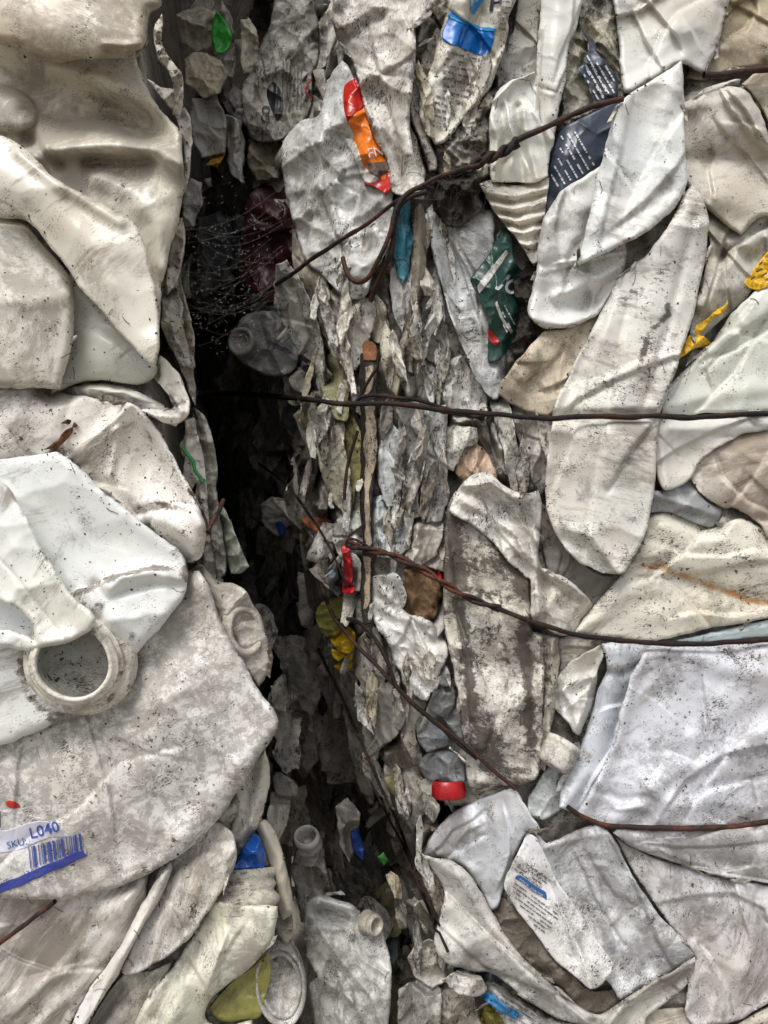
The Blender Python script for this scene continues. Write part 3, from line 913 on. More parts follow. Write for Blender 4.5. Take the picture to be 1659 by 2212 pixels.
strokes_on(big, [(bu, bv, L, w, a) for (bu, bv, L, w, a) in bars], ink_blue, lab, 5, 'barcode')
text_on(big, '7 0615700 2', 58, 1892, 10.5, -17, ink_blue, lab, lift=5)
text_on(big, '.9416', -8, 1918, 9, -17, ink_blue, lab, lift=5)
strokes_on(big, [(0, 1752, 36, 2.0, 88), (-30, 1790, 30, 2, 0)], ink_dark, lab, 5, 'box_line')
decal(big, 'red_mark', '12,1732 22,1728 40,1736 44,1744 30,1747 16,1742', mat('#c0392f', '#6d6560', .3, .3, .2, .2, sss=0), 1.4)

# jug with the clogged neck behind it
sp = piece('plastic_jug', 'muddy jug shoulder with a clogged oval neck facing the gap', 'jug', 'L', 5,
    '405,1235 432,1220 470,1252 508,1262 538,1285 553,1325 572,1372 582,1425 576,1462 560,1482 520,1440 470,1350',
    mat('#dcd6cb', '#55463a', .6, .7, .3, .5, ang=50, rough=.5, sss=0, crinkle=.15), [('r', '450,1260 480,1330 530,1420', 10, 20)], roll=18, rd=18, und=(7, 60), crm=(6, 50, 3), th=18)
lathe('neck', 512, 1360, 1408, (.62, 1, .12), [(76, -16), (72, 4), (66, 14), (60, 18), (60, 30), (64, 36), (62, 44), (54, 48), (53, 56), (47, 60), (40, 56), (37, 40), (36, 22), (24, 20), (8, 21), (.5, 21)],
      mat('#d6d0c4', '#52402e', .6, .8, .3, .4, rough=.55, sss=0, crinkle=.25), sp.o, seg=44, squash=.72, sang=75, jit=.04, seed=9)

# folded sheets under the label jug
S_ = dict(soil='#584c42')
piece('plastic_fold', 'slim pale tubular fold running down between two soiled panels', 'fold', 'L', 40,
    '352,1872 368,1862 373,1876 350,1930 322,1980 300,2022 268,2085 225,2150 190,2212 160,2290 120,2290 150,2220 192,2140 232,2085 262,2040 288,1990 318,1930',
    mat('#dfdcd6', '#5a4e44', .35, .05, .2, .3, ang=60, rough=.4, crinkle=.05), [('r', '362,1870 300,2005 240,2110 150,2270', 14, 14)], roll=15, rd=22, und=(3, 60), th=16)
piece('plastic_sheet', 'grey soiled rounded panel below the label jug corner', 'sheet', 'L', 18,
    '340,1890 372,1850 420,1795 462,1775 500,1800 512,1835 505,1870 480,1925 440,1985 405,2030 345,2078 292,2104 270,2106 260,2092 290,2030 320,1960',
    mat('#d3cfc8', '#4f453c', .62, .5, .4, .6, ang=70, rough=.5, sss=0, crinkle=.08), [('b', 400, 1930, 60, 110, 35, 22), ('r', '500,1815 450,1830 390,1860', -10, 14), ('r', '505,1810 480,1925 410,2025', 8, 14)], roll=26, rd=30, und=(7, 90), th=20)
piece('plastic_sheet', 'broad greyish stained sheet with long slanting folds below the label', 'sheet', 'L', 10,
    '-75,1925 60,1932 190,1925 300,1893 322,1890 312,1950 290,1998 262,2046 228,2095 180,2165 150,2212 110,2292 -75,2292',
    mat('#d6d2ca', '#54483e', .55, .25, .6, .5, ang=52, rough=.46, sss=.1, crinkle=.08, tint='#bdb5a8'),
    [('r', '110,1955 60,1990 -60,2070', -22, 12), ('r', '300,1910 230,2010 140,2110 20,2200', 12, 30), ('r', '250,1990 150,2110 0,2230', -12, 16), ('r', '215,2100 140,2160 60,2240', 10, 12), ('b', 60, 2120, 100, 60, -40, 14)], roll=14, rd=14, und=(8, 110), th=20)
b14 = piece('plastic_bottle', 'cream bottle with a ribbed threaded neck standing by the gap', 'bottle', 'L', 30,
    '452,1958 470,1945 530,1952 599,1958 597,1990 590,2022 566,2062 530,2098 480,2135 448,2166 443,2190 452,2206 480,2216 510,2214 545,2204 550,2250 520,2292 270,2292 292,2212 322,2150 372,2090 405,2040 432,1998',
    mat('#dedccb', '#54483a', .4, .15, .3, .5, ang=60, rough=.4, sss=.2, crinkle=.06, tint='#cfcda6'),
    [('r', '560,1985 470,2080 350,2240', 12, 50), ('r', '425,2040 380,2110 340,2200', -14, 16), ('l', '500,2000 470,2080 440,2170', 12, 24), ('r', '400,2130 360,2200 330,2280', 12, 22), ('b', 450, 2240, 60, 40, 0, -26)], roll=20, rd=22, und=(7, 80), th=18)
lathe('neck', 532, 1920, 1440, (.06, .42, -1), [(55, -40), (60, -38), (64, -30), (62, -24), (58, -20), (60, -12), (64, -8), (61, -2), (58, 4), (62, 9), (66, 13), (70, 18), (72, 24), (68, 30), (62, 36), (60, 46)],
      mat('#d9d4c4', '#3e342a', .5, .5, .7, .5, ang=10, rough=.45, sss=0, crinkle=.1), b14.o, seg=52, squash=.62, sang=0, jit=.03, seed=12)
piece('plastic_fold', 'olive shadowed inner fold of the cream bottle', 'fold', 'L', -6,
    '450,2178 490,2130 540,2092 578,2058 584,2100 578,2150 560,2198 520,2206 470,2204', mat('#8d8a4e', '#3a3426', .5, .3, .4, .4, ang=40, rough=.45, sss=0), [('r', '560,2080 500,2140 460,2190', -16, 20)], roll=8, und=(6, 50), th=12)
piece('plastic_sheet', 'soiled lower fold with brown grass dirt at the frame bottom', 'sheet', 'L', -4,
    '262,2108 330,2094 372,2076 352,2130 318,2180 292,2230 280,2292 150,2292 190,2220', mat('#cfcbc2', '#4a3e34', .6, .5, .5, .5, ang=50, rough=.5, sss=0), [('r', '350,2100 280,2180 220,2260', 14, 30), ('r', '260,2130 200,2220', -18, 12)], roll=16, und=(6, 70), th=16)
piece('plastic_bottle', 'crumpled glossy blue bottle wedged above the ribbed neck', 'bottle', 'L', -30,
    '498,1872 520,1838 545,1800 560,1806 572,1840 570,1872 555,1888 520,1894', mat('#1f4f9c', '#16202e', .3, .1, .15, .2, rough=.22, sss=.1, crinkle=.2), [('r', '510,1860 550,1850 566,1830', -10, 8), ('r', '560,1800 556,1850', 8, 8)], roll=14, rd=16, und=(6, 40), crm=(8, 30, 3), th=16)
piece('plastic_sheet', 'wrinkled cream sheet edge hanging beside the blue bottle', 'sheet', 'L', -40,
    '512,1690 548,1650 574,1618 583,1650 580,1700 572,1740 550,1790 528,1830 500,1870 498,1800 516,1750', mat('#cfc9be', '#40362c', .5, .3, .5, .5, ang=70, rough=.42, sss=.1), [('r', '570,1630 560,1720 510,1850', 14, 12), ('r', '545,1660 530,1760', -10, 10)], roll=10, und=(8, 50), crm=(6, 40, 2), th=12)
piece('plastic_sheet', 'limp cream plastic flap hanging past the blue bottle into the gap', 'sheet', 'L', -70,
    '548,1778 570,1772 592,1795 608,1830 622,1880 630,1940 630,1972 612,1986 600,1960 597,1915 585,1880 570,1840', mat('#c6c0b4', '#4a3f34', .5, .2, .4, .4, ang=80, rough=.42), [('r', '565,1780 600,1850 622,1965', 14, 12)], roll=8, rd=10, und=(5, 50), th=10)
piece('plastic_sheet', 'grimy folded flap below the limp cream flap', 'sheet', 'L', -80,
    '578,1985 600,1975 632,1975 634,2010 640,2060 632,2090 600,2080 575,2060 568,2020', mat('#9c958a', '#3a3028', .6, .4, .5, .5, ang=80, rough=.5, sss=0), [('c', '590,1990 610,2030 600,2070', 12, 8)], roll=8, und=(8, 40), crm=(10, 40, 3), th=10)

# side strips of the left bale, seen edge on
E_ = [
 ('332,60 350,30 352,90 370,130 395,165 398,210 388,252 372,248 378,200 362,150 340,120', '#cfc8ba', 60),
 ('318,170 350,186 378,190 380,240 366,236 344,206', '#d9d2c6', 55),
 ('376,245 398,230 412,262 413,330 406,400 396,418 398,330', '#c9c3b8', 70),
 ('380,480 396,470 402,505 396,560 382,610 362,640 362,560', '#d2cabc', 75),
 ('352,560 372,540 384,600 392,680 410,760 424,830 424,880 410,850 388,790 362,740 348,700', '#bfb9ae', 80),
 ('372,490 390,600 412,690 424,790 414,800 398,720 378,640', '#a49c90', 80),
 ('398,905 420,900 428,950 440,1000 448,1070 452,1140 440,1110 424,1050 404,985', '#d6d0c6', 75),
 ('420,880 440,900 464,960 470,1060 480,1150 488,1240 470,1250 456,1180 446,1080 432,980', '#aaa59c', 80),
 ('444,1160 466,1150 470,1240 478,1262 462,1262 440,1232', '#c9c4ba', 80),
 ('470,1080 492,1110 520,1180 538,1225 520,1240 500,1240 484,1180', '#9aa096', 80),
]
for i, (ol, c, a) in enumerate(E_):
    piece('plastic_strip', 'thin grimy plastic strip pressed edge-on along the left bale side', 'strip', 'L', -20 - 7 * i, ol,
          mat(c, '#40362c', .5, .4, .6, .6, ang=a, rough=.45, sss=0, crinkle=.2), roll=7, rd=9, und=(7, 30), crm=(8, 30, 3), th=12, group='edge-on strips of the left bale')
# ------------------------------------------------------------------ right bale, front to back
# --- upper right corner
piece('plastic_sheet', 'broad milky folded sheet hanging over the rolled cup end', 'sheet', 'R', 120,
    '1342,218 1362,200 1420,165 1474,128 1477,165 1478,270 1482,340 1484,385 1474,424 1440,468 1398,500 1330,536 1275,560 1240,578 1252,540 1268,480 1284,420 1300,340 1318,275',
    mat('#dddfdc', '#54473c', .4, .08, .5, .45, ang=-18, rough=.32, sss=.25, crinkle=.05, tint='#cfc8b8'),
    [('r', '1475,140 1440,240 1440,330 1470,400', 14, 26), ('r', '1345,230 1330,380 1280,560', 12, 24), ('r', '1400,220 1370,360 1340,500', -10, 40), ('r', '1460,430 1380,500 1260,565', 12, 16)], roll=18, rd=18, und=(6, 120), th=18)
piece('plastic_sheet', 'tongue-shaped scratched white strap crossing under the middle wire', 'strap', 'R', 92,
    '1496,400 1512,412 1524,445 1530,490 1528,540 1512,610 1494,690 1470,770 1444,845 1425,892 1421,912 1416,1000 1412,1070 1404,1125 1388,1172 1364,1216 1342,1238 1300,1236 1255,1216 1212,1172 1188,1115 1176,1062 1184,980 1192,908 1194,892 1220,828 1262,745 1308,662 1334,602 1390,558 1448,480 1478,420',
    mat('#dcd9d0', '#3d362f', .35, .4, .62, .55, ang=-12, rough=.42, sss=.1, crinkle=.08, tint='#d6cbb8'),
    [('r', '1180,901 1440,901', -24, 12), ('r', '1320,620 1280,720 1215,880', -9, 14), ('r', '1500,470 1450,680 1390,880', -8, 10), ('r', '1470,460 1420,640 1340,860', 14, 50), ('b', 1300, 1040, 80, 110, 0, 18),
     ('r', '1240,1150 1280,1160 1305,1200 1340,1236', 16, 14), ('r', '1225,1165 1265,1185 1300,1230', -18, 16), ('b', 1250, 1195, 26, 20, 30, 10)], roll=14, rd=12, und=(5, 130), th=16,
    stains=[('1440,640 1445,680 1400,720 1380,800', 10, .9), ('1345,640 1400,620 1440,630', 20, .7), ('1460,720 1440,820 1400,860', 34, .55), ('1200,860 1280,875 1420,880', 14, .5), ('1270,830 1275,880', 8, .7)])
piece('plastic_sheet', 'rolled cup-shaped plastic end with a bright inner lip', 'jug', 'R', 70,
    '1172,478 1200,425 1240,395 1282,370 1306,350 1345,500 1350,560 1335,610 1312,650 1290,680 1262,696 1225,707 1182,711 1154,696 1141,668 1150,620 1160,560',
    mat('#d9d8d3', '#4d4238', .4, .08, .5, .5, ang=70, rough=.33, sss=.25, crinkle=.05, tint='#cdbfa8'),
    [('l', '1345,545 1290,560 1235,575 1262,588 1310,600', 20, 26), ('b', 1270, 650, 62, 26, -22, -26), ('r', '1150,690 1220,700 1290,676 1345,600', 18, 12), ('r', '1200,640 1270,615 1330,580', 16, 12), ('r', '1185,480 1165,600 1150,680', 14, 18), ('b', 1235, 480, 40, 90, 20, 16)], roll=18, rd=22, und=(6, 90), th=18)
piece('plastic_sheet', 'tan stained plastic flap beside the scratched strap', 'sheet', 'R', 40,
    '1180,712 1235,704 1290,678 1300,690 1272,742 1228,822 1196,893 1140,890 1104,872 1075,852 1088,822 1128,768 1160,730',
    mat('#cfc2ab', '#4a3c2e', .6, .5, .4, .5, ang=35, rough=.45, sss=.05, crinkle=.1, tint='#b39d7c'), [('r', '1170,740 1110,840', 10, 18), ('r', '1260,700 1210,830', -8, 12)], roll=14, rd=14, und=(6, 80), th=16)
piece('plastic_jug', 'translucent white jug corner with brown stains above the folded sheet', 'jug', 'R', 60,
    '1300,-75 1326,10 1338,100 1344,170 1350,198 1362,200 1420,168 1470,138 1500,150 1522,158 1545,110 1562,60 1575,0 1590,-75',
    mat('#d5d4cd', '#4a3d30', .45, .08, .25, .4, ang=-30, rough=.28, sss=.25, crinkle=.05, tint='#c2b498'), [('b', 1440, 60, 70, 90, 20, 24), ('r', '1350,190 1470,130', 12, 16), ('r', '1545,100 1560,20', -8, 12)], roll=22, rd=24, und=(8, 90), th=18)
piece('plastic_jug', 'rounded brown-spotted plastic pillow beside the folded sheet', 'jug', 'R', 55,
    '1470,236 1492,214 1530,196 1572,186 1605,192 1632,222 1652,262 1660,300 1668,326 1740,316 1740,470 1640,470 1600,510 1545,470 1500,420 1478,380',
    mat('#cfc9be', '#45382c', .5, .2, .4, .55, ang=15, rough=.36, sss=.15, crinkle=.06, tint='#b5a486'), [('b', 1570, 260, 70, 60, 0, 34), ('r', '1480,345 1560,335 1650,340', -14, 16), ('b', 1560, 420, 90, 50, 0, 22), ('r', '1490,235 1560,215 1610,200', 6, 12)], roll=22, rd=26, und=(8, 70), th=18)
piece('plastic_sheet', 'beige plastic bulge tucked at the end of the top wire', 'sheet', 'R', 22,
    '1600,180 1630,160 1680,150 1740,150 1740,330 1668,320 1655,262 1632,218', mat('#c6bda9', '#4a3d30', .5, .2, .4, .4, ang=40, rough=.4, sss=.1), [('b', 1680, 240, 40, 60, 0, 20)], roll=16, und=(6, 60), th=14)
piece('plastic_sheet', 'brownish flat sheet above the top wire end', 'sheet', 'R', 10,
    '1520,-75 1740,-75 1740,150 1660,142 1590,150 1520,172 1480,170 1500,120 1540,40', mat('#b3a58d', '#4a3d30', .6, .3, .4, .4, ang=-35, rough=.45, sss=.05), [('r', '1570,-40 1560,100', 10, 16)], roll=12, und=(8, 80), th=14)
piece('plastic_sheet', 'thin white pointed lip below the top wire end', 'sheet', 'R', 16,
    '1478,210 1500,200 1560,178 1600,170 1596,182 1550,196 1500,222 1478,234', mat('#d2cdc2', '#4a3d30', .4, .1, .2, .3), roll=8, und=(3, 40), th=10)
# --- right edge, middle
tri = piece('plastic_sheet', 'large pale green-grey triangular sheet with a torn yellow label edge', 'sheet', 'R', 36,
    '1740,520 1700,548 1650,600 1620,640 1572,690 1540,735 1500,775 1462,815 1440,852 1428,893 1560,893 1740,888',
    mat('#d2d3c8', '#5a4c3e', .4, .15, .4, .4, ang=28, rough=.38, sss=.15, crinkle=.06, tint='#c3bfa9'),
    [('l', '1440,880 1478,810 1530,750 1600,690 1660,610', 12, 30), ('r', '1700,620 1600,730 1480,870', 10, 30), ('r', '1440,880 1560,850 1720,830', 8, 20)], roll=8, rd=8, und=(6, 120), th=14)
ym = mat('#e0b21e', '#3a3020', .2, .25, .3, .6, ang=40, rough=.34, sss=0, crinkle=.25, tint='#c99412')
yl = decal(tri, 'yellow_label', '1604,612 1622,588 1640,566 1660,540 1738,500 1738,590 1680,612 1640,626 1618,624', ym, 4, und=6)
strokes_on(tri, [(1622, 604, 12, 3, -35), (1634, 588, 14, 3, -30), (1645, 596, 14, 3, -30), (1640, 572, 10, 3, -40), (1652, 606, 12, 3, -30), (1660, 575, 14, 3, -35)], ink_dark, yl, 13)
piece('torn_label', 'torn strip of yellow label stuck to a sheet edge', 'label', 'R', 46,
    '1464,778 1470,752 1480,732 1504,706 1538,682 1576,648 1566,672 1540,694 1520,716 1508,728 1528,734 1538,742 1512,748 1490,762', ym, roll=3, rd=3, und=(5, 24), crm=(5, 22, 3), th=4, wob=3)
piece('plastic_jug', 'bulging stained jug body behind the yellow label with straw-like dirt', 'jug', 'R', 20,
    '1500,400 1560,440 1640,460 1740,450 1740,520 1700,548 1650,600 1600,660 1550,700 1510,740 1495,700 1520,600 1532,520',
    mat('#c8c6bb', '#4f402f', .55, .3, .4, .5, ang=60, rough=.4, sss=.1, tint='#b3a78c'), [('b', 1600, 500, 60, 60, 0, 24), ('r', '1540,560 1590,540 1620,560', -18, 18), ('r', '1560,620 1545,560 1540,480', 12, 16)], roll=10, und=(10, 60), th=14)
piece('plastic_sheet', 'light folded sheet tucked under the middle wire beside the strap', 'sheet', 'R', 40,
    '1418,906 1560,902 1740,894 1740,925 1640,930 1590,944 1546,972 1506,1002 1490,1030 1472,1048 1446,1060 1430,1056 1414,1000',
    mat('#d9d7d2', '#5c4e42', .45, .2, .3, .4, ang=-20, rough=.42, sss=.1), [('r', '1430,920 1540,930 1640,915', 8, 18), ('r', '1424,920 1440,1050', 6, 10), ('c', '1425,945 1445,965 1465,985', -8, 4)], roll=8, rd=8, und=(6, 70), th=12)
piece('plastic_sheet', 'torn tan-stained sheet flap right of the strap', 'sheet', 'R', 26,
    '1478,1004 1520,978 1566,950 1620,926 1740,905 1740,1215 1700,1180 1662,1162 1640,1132 1604,1106 1560,1096 1530,1084 1508,1060 1492,1030',
    mat('#cfc7bb', '#6a5540', .65, .45, .3, .45, ang=15, rough=.46, sss=.05, tint='#b39c80'), [('r', '1480,1010 1580,960 1720,930', 8, 14), ('b', 1600, 1030, 70, 50, 0, 14), ('r', '1640,1130 1690,1100 1740,1110', -8, 14)], roll=6, rd=6, und=(8, 80), th=10, wob=3)
piece('plastic_sheet', 'shadowed blue-grey sheet between the tan flap and the rust-streaked panel', 'sheet', 'R', 6,
    '1405,1060 1440,1055 1480,1005 1520,1075 1560,1100 1552,1122 1530,1138 1480,1120 1440,1106 1400,1108', mat('#b4b9bd', '#4f463e', .45, .15, .3, .4, ang=10, rough=.3, sss=.15), [('r', '1420,1070 1480,1090 1540,1110', 12, 12)], roll=8, und=(8, 50), th=12)
rst = piece('plastic_sheet', 'large cream panel with an orange rust streak above the lower wire', 'panel sheet', 'R', 34,
    '1404,1112 1450,1106 1530,1138 1600,1118 1640,1140 1740,1175 1740,1322 1640,1338 1560,1352 1490,1366 1420,1384 1330,1378 1242,1366 1262,1336 1300,1290 1348,1236 1372,1200 1392,1160',
    mat('#dcd7c8', '#3e352b', .4, .2, .62, .62, ang=18, rough=.4, sss=.1, crinkle=.06, tint='#cabd9e'),
    [('r', '1392,1222 1480,1250 1600,1292 1740,1322', -14, 18), ('r', '1400,1235 1330,1300 1250,1362', 10, 24), ('b', 1560, 1190, 120, 40, 10, 14), ('b', 1480, 1320, 120, 30, -6, 14)], roll=12, rd=12, und=(7, 120), th=14,
    rusts=[('1392,1222 1430,1226 1480,1246 1600,1290 1740,1322', 12, 1.0)], stains=[('1392,1224 1420,1228', 9, .8), ('1300,1320 1330,1310', 16, .6), ('1400,1330 1460,1335', 18, .6)])
piece('plastic_sheet', 'thin blue-grey sliver of plastic above the lower wire', 'sheet', 'R', 24,
    '1460,1384 1520,1368 1620,1346 1740,1326 1740,1372 1640,1378 1540,1386', mat('#aebcc0', '#5a4c3e', .3, .1, .3, .3, ang=10), roll=6, und=(4, 70), th=10)
# --- lower right big sheets
piece('plastic_sheet', 'very large blue-white sheet spread between the two lower wires', 'sheet', 'R', 55,
    '1400,1392 1480,1392 1560,1392 1740,1382 1740,1768 1600,1780 1480,1788 1390,1790 1330,1786 1275,1774 1248,1758 1268,1720 1300,1662 1326,1600 1342,1530 1362,1456 1386,1420',
    mat('#d8d9de', '#4e453d', .6, .4, .5, .6, ang=25, rough=.4, sss=.15, crinkle=.07, tint='#cbc6c2'),
    [('r', '1400,1400 1360,1480 1340,1580 1290,1700 1260,1755', 12, 16), ('r', '1480,1400 1560,1440 1720,1470', 14, 24), ('r', '1740,1500 1600,1560 1480,1660 1400,1760', -14, 26), ('b', 1560, 1620, 140, 90, -30, 20), ('r', '1330,1770 1420,1700 1500,1640', 12, 20),
     ('r', '1300,1710 1340,1730 1400,1720', -10, 10), ('r', '1290,1690 1330,1745 1390,1745', 8, 8)], roll=12, rd=12, und=(9, 140), th=16)
piece('plastic_sheet', 'narrow blue-white fold left of the very large sheet', 'fold', 'R', 30,
    '1300,1388 1360,1384 1415,1388 1402,1424 1372,1464 1352,1530 1334,1600 1308,1664 1276,1724 1252,1762 1208,1742 1216,1690 1246,1624 1272,1560 1290,1496 1310,1440',
    mat('#d2d6dc', '#50463c', .4, .2, .45, .55, ang=65, rough=.38, sss=.15), [('r', '1345,1400 1310,1560 1240,1740', 14, 30), ('r', '1300,1455 1340,1460 1380,1440', -10, 10)], roll=16, rd=18, und=(7, 80), th=14)
piece('plastic_sheet', 'soiled grey-white wedge below the lowest wire', 'sheet', 'R', 45,
    '1322,1800 1340,1790 1480,1794 1600,1786 1740,1772 1740,1928 1650,1906 1550,1890 1470,1866 1400,1842 1360,1826',
    mat('#d3d1d0', '#4a4036', .6, .55, .5, .55, ang=18, rough=.48, sss=.05, crinkle=.08), [('r', '1340,1800 1480,1830 1720,1850', 12, 24), ('r', '1330,1805 1450,1850 1600,1890', 8, 10)], roll=10, rd=10, und=(8, 100), th=14)
tl_ = piece('printed_label_sheet', 'white printed paper label creased to a point in the torn jug', 'label', 'R', 60,
    '1140,1798 1158,1806 1172,1832 1190,1872 1206,1906 1236,1950 1270,1996 1304,2046 1328,2084 1312,2110 1290,2132 1276,2138 1240,2110 1190,2060 1140,1996 1104,1944 1090,1918 1096,1884 1118,1838',
    mat('#e2e1e0', '#463c32', .3, .45, .5, .6, ang=50, rough=.45, sss=0, crinkle=.06), [('c', '1180,1900 1225,1990 1262,2080 1276,2134', -22, 12), ('r', '1120,1850 1180,1980 1250,2100', 8, 30)], roll=4, rd=4, und=(5, 70), th=5)
TLP = '1120,1850 1160,1840 1200,1920 1225,1990 1255,2080 1240,2100 1190,2050 1130,1970 1100,1915'
decal(tl_, 'blue_strip', '1116,1892 1124,1890 1150,1910 1178,1928 1180,1944 1150,1926 1114,1898', mat('#3b5f98', '#463c32', .2, .2, .2, .3, sss=0), 1.6)
text_on(tl_, 'TYPICAL ANALYSIS', 1119, 1902, 6.5, 36, ink_white, tl_.o, lift=4, squash=.78)
strokes_on(tl_, text_rows(TLP, 1112, 1908, 36, 15, 8, 110, 2.8, 5, .9), ink_grey, tl_.o, 3)
strokes_on(tl_, text_rows(TLP, 1126, 1858, 36, 4, 8, 70, 2.4, 6, .8), ink_grey, tl_.o, 3, 'print')
swoosh = piece('plastic_jug', 'torn jug with a sweeping curved rim cradling the printed label', 'jug', 'R', 42,
    '916,1846 942,1852 985,1862 1012,1886 1040,1930 1072,1986 1108,2040 1160,2094 1230,2158 1290,2192 1330,2172 1390,2130 1450,2098 1502,2066 1500,2100 1472,2140 1420,2180 1396,2200 1400,2292 1300,2292 1290,2232 1200,2196 1130,2158 1070,2106 1010,2094 960,2078 940,2052 938,2022 952,1976 962,1930 944,1890',
    mat('#c9c6be', '#40362c', .6, .45, .45, .5, ang=40, rough=.42, sss=.1, crinkle=.08),
    [('r', '930,1850 1000,1900 1060,2000 1150,2110 1270,2200', 22, 18), ('r', '1500,2072 1400,2130 1340,2180 1310,2220', 26, 12), ('r', '1480,2110 1400,2160 1350,2212', -16, 14), ('r', '960,1990 1020,2060 1120,2130', -16, 22), ('b', 985, 2040, 40, 50, 30, 20)], roll=14, rd=14, und=(7, 70), th=16)
piece('plastic_jug', 'blue-white jug shoulder with brown mud beside the red cap', 'jug', 'R', 34,
    '916,1846 924,1818 956,1780 990,1748 1050,1722 1106,1706 1130,1730 1152,1762 1166,1792 1140,1800 1118,1836 1098,1882 1088,1918 1076,1960 1062,1968 1034,1915 1004,1878 968,1856',
    mat('#d3d6da', '#5c4632', .5, .35, .35, .5, ang=30, rough=.36, sss=.15, crinkle=.07, tint='#c6bdb0'), [('b', 1010, 1800, 60, 40, -30, 22), ('r', '1040,1740 1060,1820 1050,1930', -10, 14), ('r', '960,1780 980,1850 1020,1880', 8, 14), ('r', '1100,1720 1110,1790 1080,1900', 14, 18)], roll=14, rd=16, und=(8, 60), th=14)
piece('plastic_sheet', 'blotched grey panel leaning beside the printed label', 'panel sheet', 'R', 26,
    '1150,1790 1180,1822 1228,1800 1286,1780 1316,1796 1340,1840 1370,1896 1410,1958 1456,2010 1502,2062 1460,2092 1400,2122 1340,2160 1310,2110 1270,2010 1215,1925 1176,1860',
    mat('#d9dadb', '#40372e', .5, .55, .5, .6, ang=55, rough=.42, sss=.1, crinkle=.08), [('c', '1176,1832 1230,1815 1310,1800', 14, 14), ('r', '1190,1850 1270,1980 1330,2090', -16, 22), ('r', '1280,1800 1350,1920 1470,2060', 12, 34), ('r', '1330,1960 1380,2010 1400,2090', -14, 20)], roll=10, und=(10, 90), th=14)
piece('plastic_sheet', 'wide stained grey-white sheet sagging under the soiled wedge', 'sheet', 'R', 14,
    '1330,1810 1400,1846 1470,1870 1550,1894 1650,1910 1740,1932 1740,2150 1680,2160 1640,2180 1590,2205 1540,2216 1500,2212 1480,2180 1490,2110 1500,2066 1450,2000 1400,1930 1360,1870',
    mat('#cfcccb', '#51453a', .65, .5, .35, .55, ang=60, rough=.44, sss=.1, crinkle=.08), [('b', 1590, 2080, 60, 80, 0, 26), ('r', '1380,1860 1480,1960 1540,2100 1500,2200', -14, 26), ('r', '1640,1920 1660,2040 1640,2170', -12, 26), ('r', '1520,1900 1560,2000 1540,2100', 12, 26)], roll=14, rd=16, und=(9, 110), th=14)
piece('plastic_sheet', 'dirty translucent panel corner at the bottom behind the sweeping rim', 'sheet', 'R', 4,
    '1380,2200 1420,2180 1480,2180 1540,2222 1600,2208 1680,2166 1740,2154 1740,2292 1380,2292', mat('#b9b2a6', '#4a3e32', .6, .4, .4, .5, ang=60, rough=.44), [('r', '1460,2190 1520,2280', 12, 16)], roll=8, und=(9, 70), th=12)
piece('mud_pocket', 'dark brown mud pocket under the printed label', 'mud', 'R', 0,
    '1030,1920 1080,1930 1120,1970 1200,2070 1280,2140 1340,2130 1420,2090 1400,2160 1300,2210 1200,2180 1120,2110 1060,2010', mat('#9a9184', '#3a2e22', .8, .8, .5, .5, ang=40, rough=.7, sss=0, crinkle=.3, patch=.45), roll=8, und=(10, 50), crm=(8, 40, 3), th=10)

# --- centre: very dirty bottle
cl = piece('plastic_sheet', 'twisted white plastic strip draped over the blackened bottle', 'strip', 'R', 80,
    '984,1064 1000,1040 1020,1026 1058,1022 1095,1050 1135,1066 1160,1062 1169,1090 1165,1180 1173,1230 1206,1240 1250,1270 1281,1302 1266,1340 1228,1371 1190,1364 1152,1336 1146,1255 1136,1250 1098,1212 1056,1168 1016,1132 976,1108',
    mat('#dcd8cf', '#2e2721', .4, .5, .6, .6, ang=60, rough=.36, sss=.05, crinkle=.12),
    [('r', '1004,1050 1060,1042 1105,1074 1150,1078 1158,1200 1162,1330', 18, 9), ('c', '1020,1062 1080,1092 1135,1120 1148,1180', -16, 8), ('r', '1000,1085 1060,1112 1120,1160 1140,1205', 12, 9), ('r', '1170,1232 1185,1290 1180,1350', -12, 9), ('b', 1226, 1306, 30, 16, 40, -22), ('r', '1185,1240 1240,1268 1274,1302 1230,1362', 14, 9), ('c', '1040,1050 1090,1100 1130,1190', 10, 6)], roll=8, rd=10, und=(6, 50), crm=(6, 50, 3), th=12)
dk = piece('plastic_bottle', 'flattened bottle caked in dark brown mud with scraped white patches', 'bottle', 'R', 52,
    '968,1090 984,1060 1012,1066 1060,1090 1110,1134 1140,1184 1144,1320 1152,1366 1172,1372 1176,1450 1172,1560 1168,1648 1154,1688 1100,1696 1020,1716 1010,1690 1004,1600 986,1480 970,1400 957,1320 960,1200',
    mat('#dcd7cc', '#30261c', .45, .5, .7, .6, ang=-15, rough=.5, sss=0, crinkle=.3, patch=.66),
    [('c', '958,1275 1010,1288 1080,1310 1146,1336', 16, 10), ('r', '975,1300 1000,1420 1012,1560 1020,1700', -14, 12), ('r', '988,1310 1010,1430 1024,1600', 10, 8), ('r', '1150,1380 1150,1660', -10, 10), ('r', '1020,1080 1100,1150 1140,1220', -14, 14), ('r', '960,1120 966,1260', 8, 10)], roll=12, rd=14, und=(7, 80), crm=(6, 80, 3), th=16, stains=[('975,1110 985,1250', 26, .7), ('1090,1150 1130,1260', 30, .8), ('1000,1200 1060,1220', 30, .4), ('990,1300 1010,1420 1020,1560', 14, .7), ('1030,1560 1060,1640', 34, .6), ('1130,1340 1150,1600', 14, .7)])
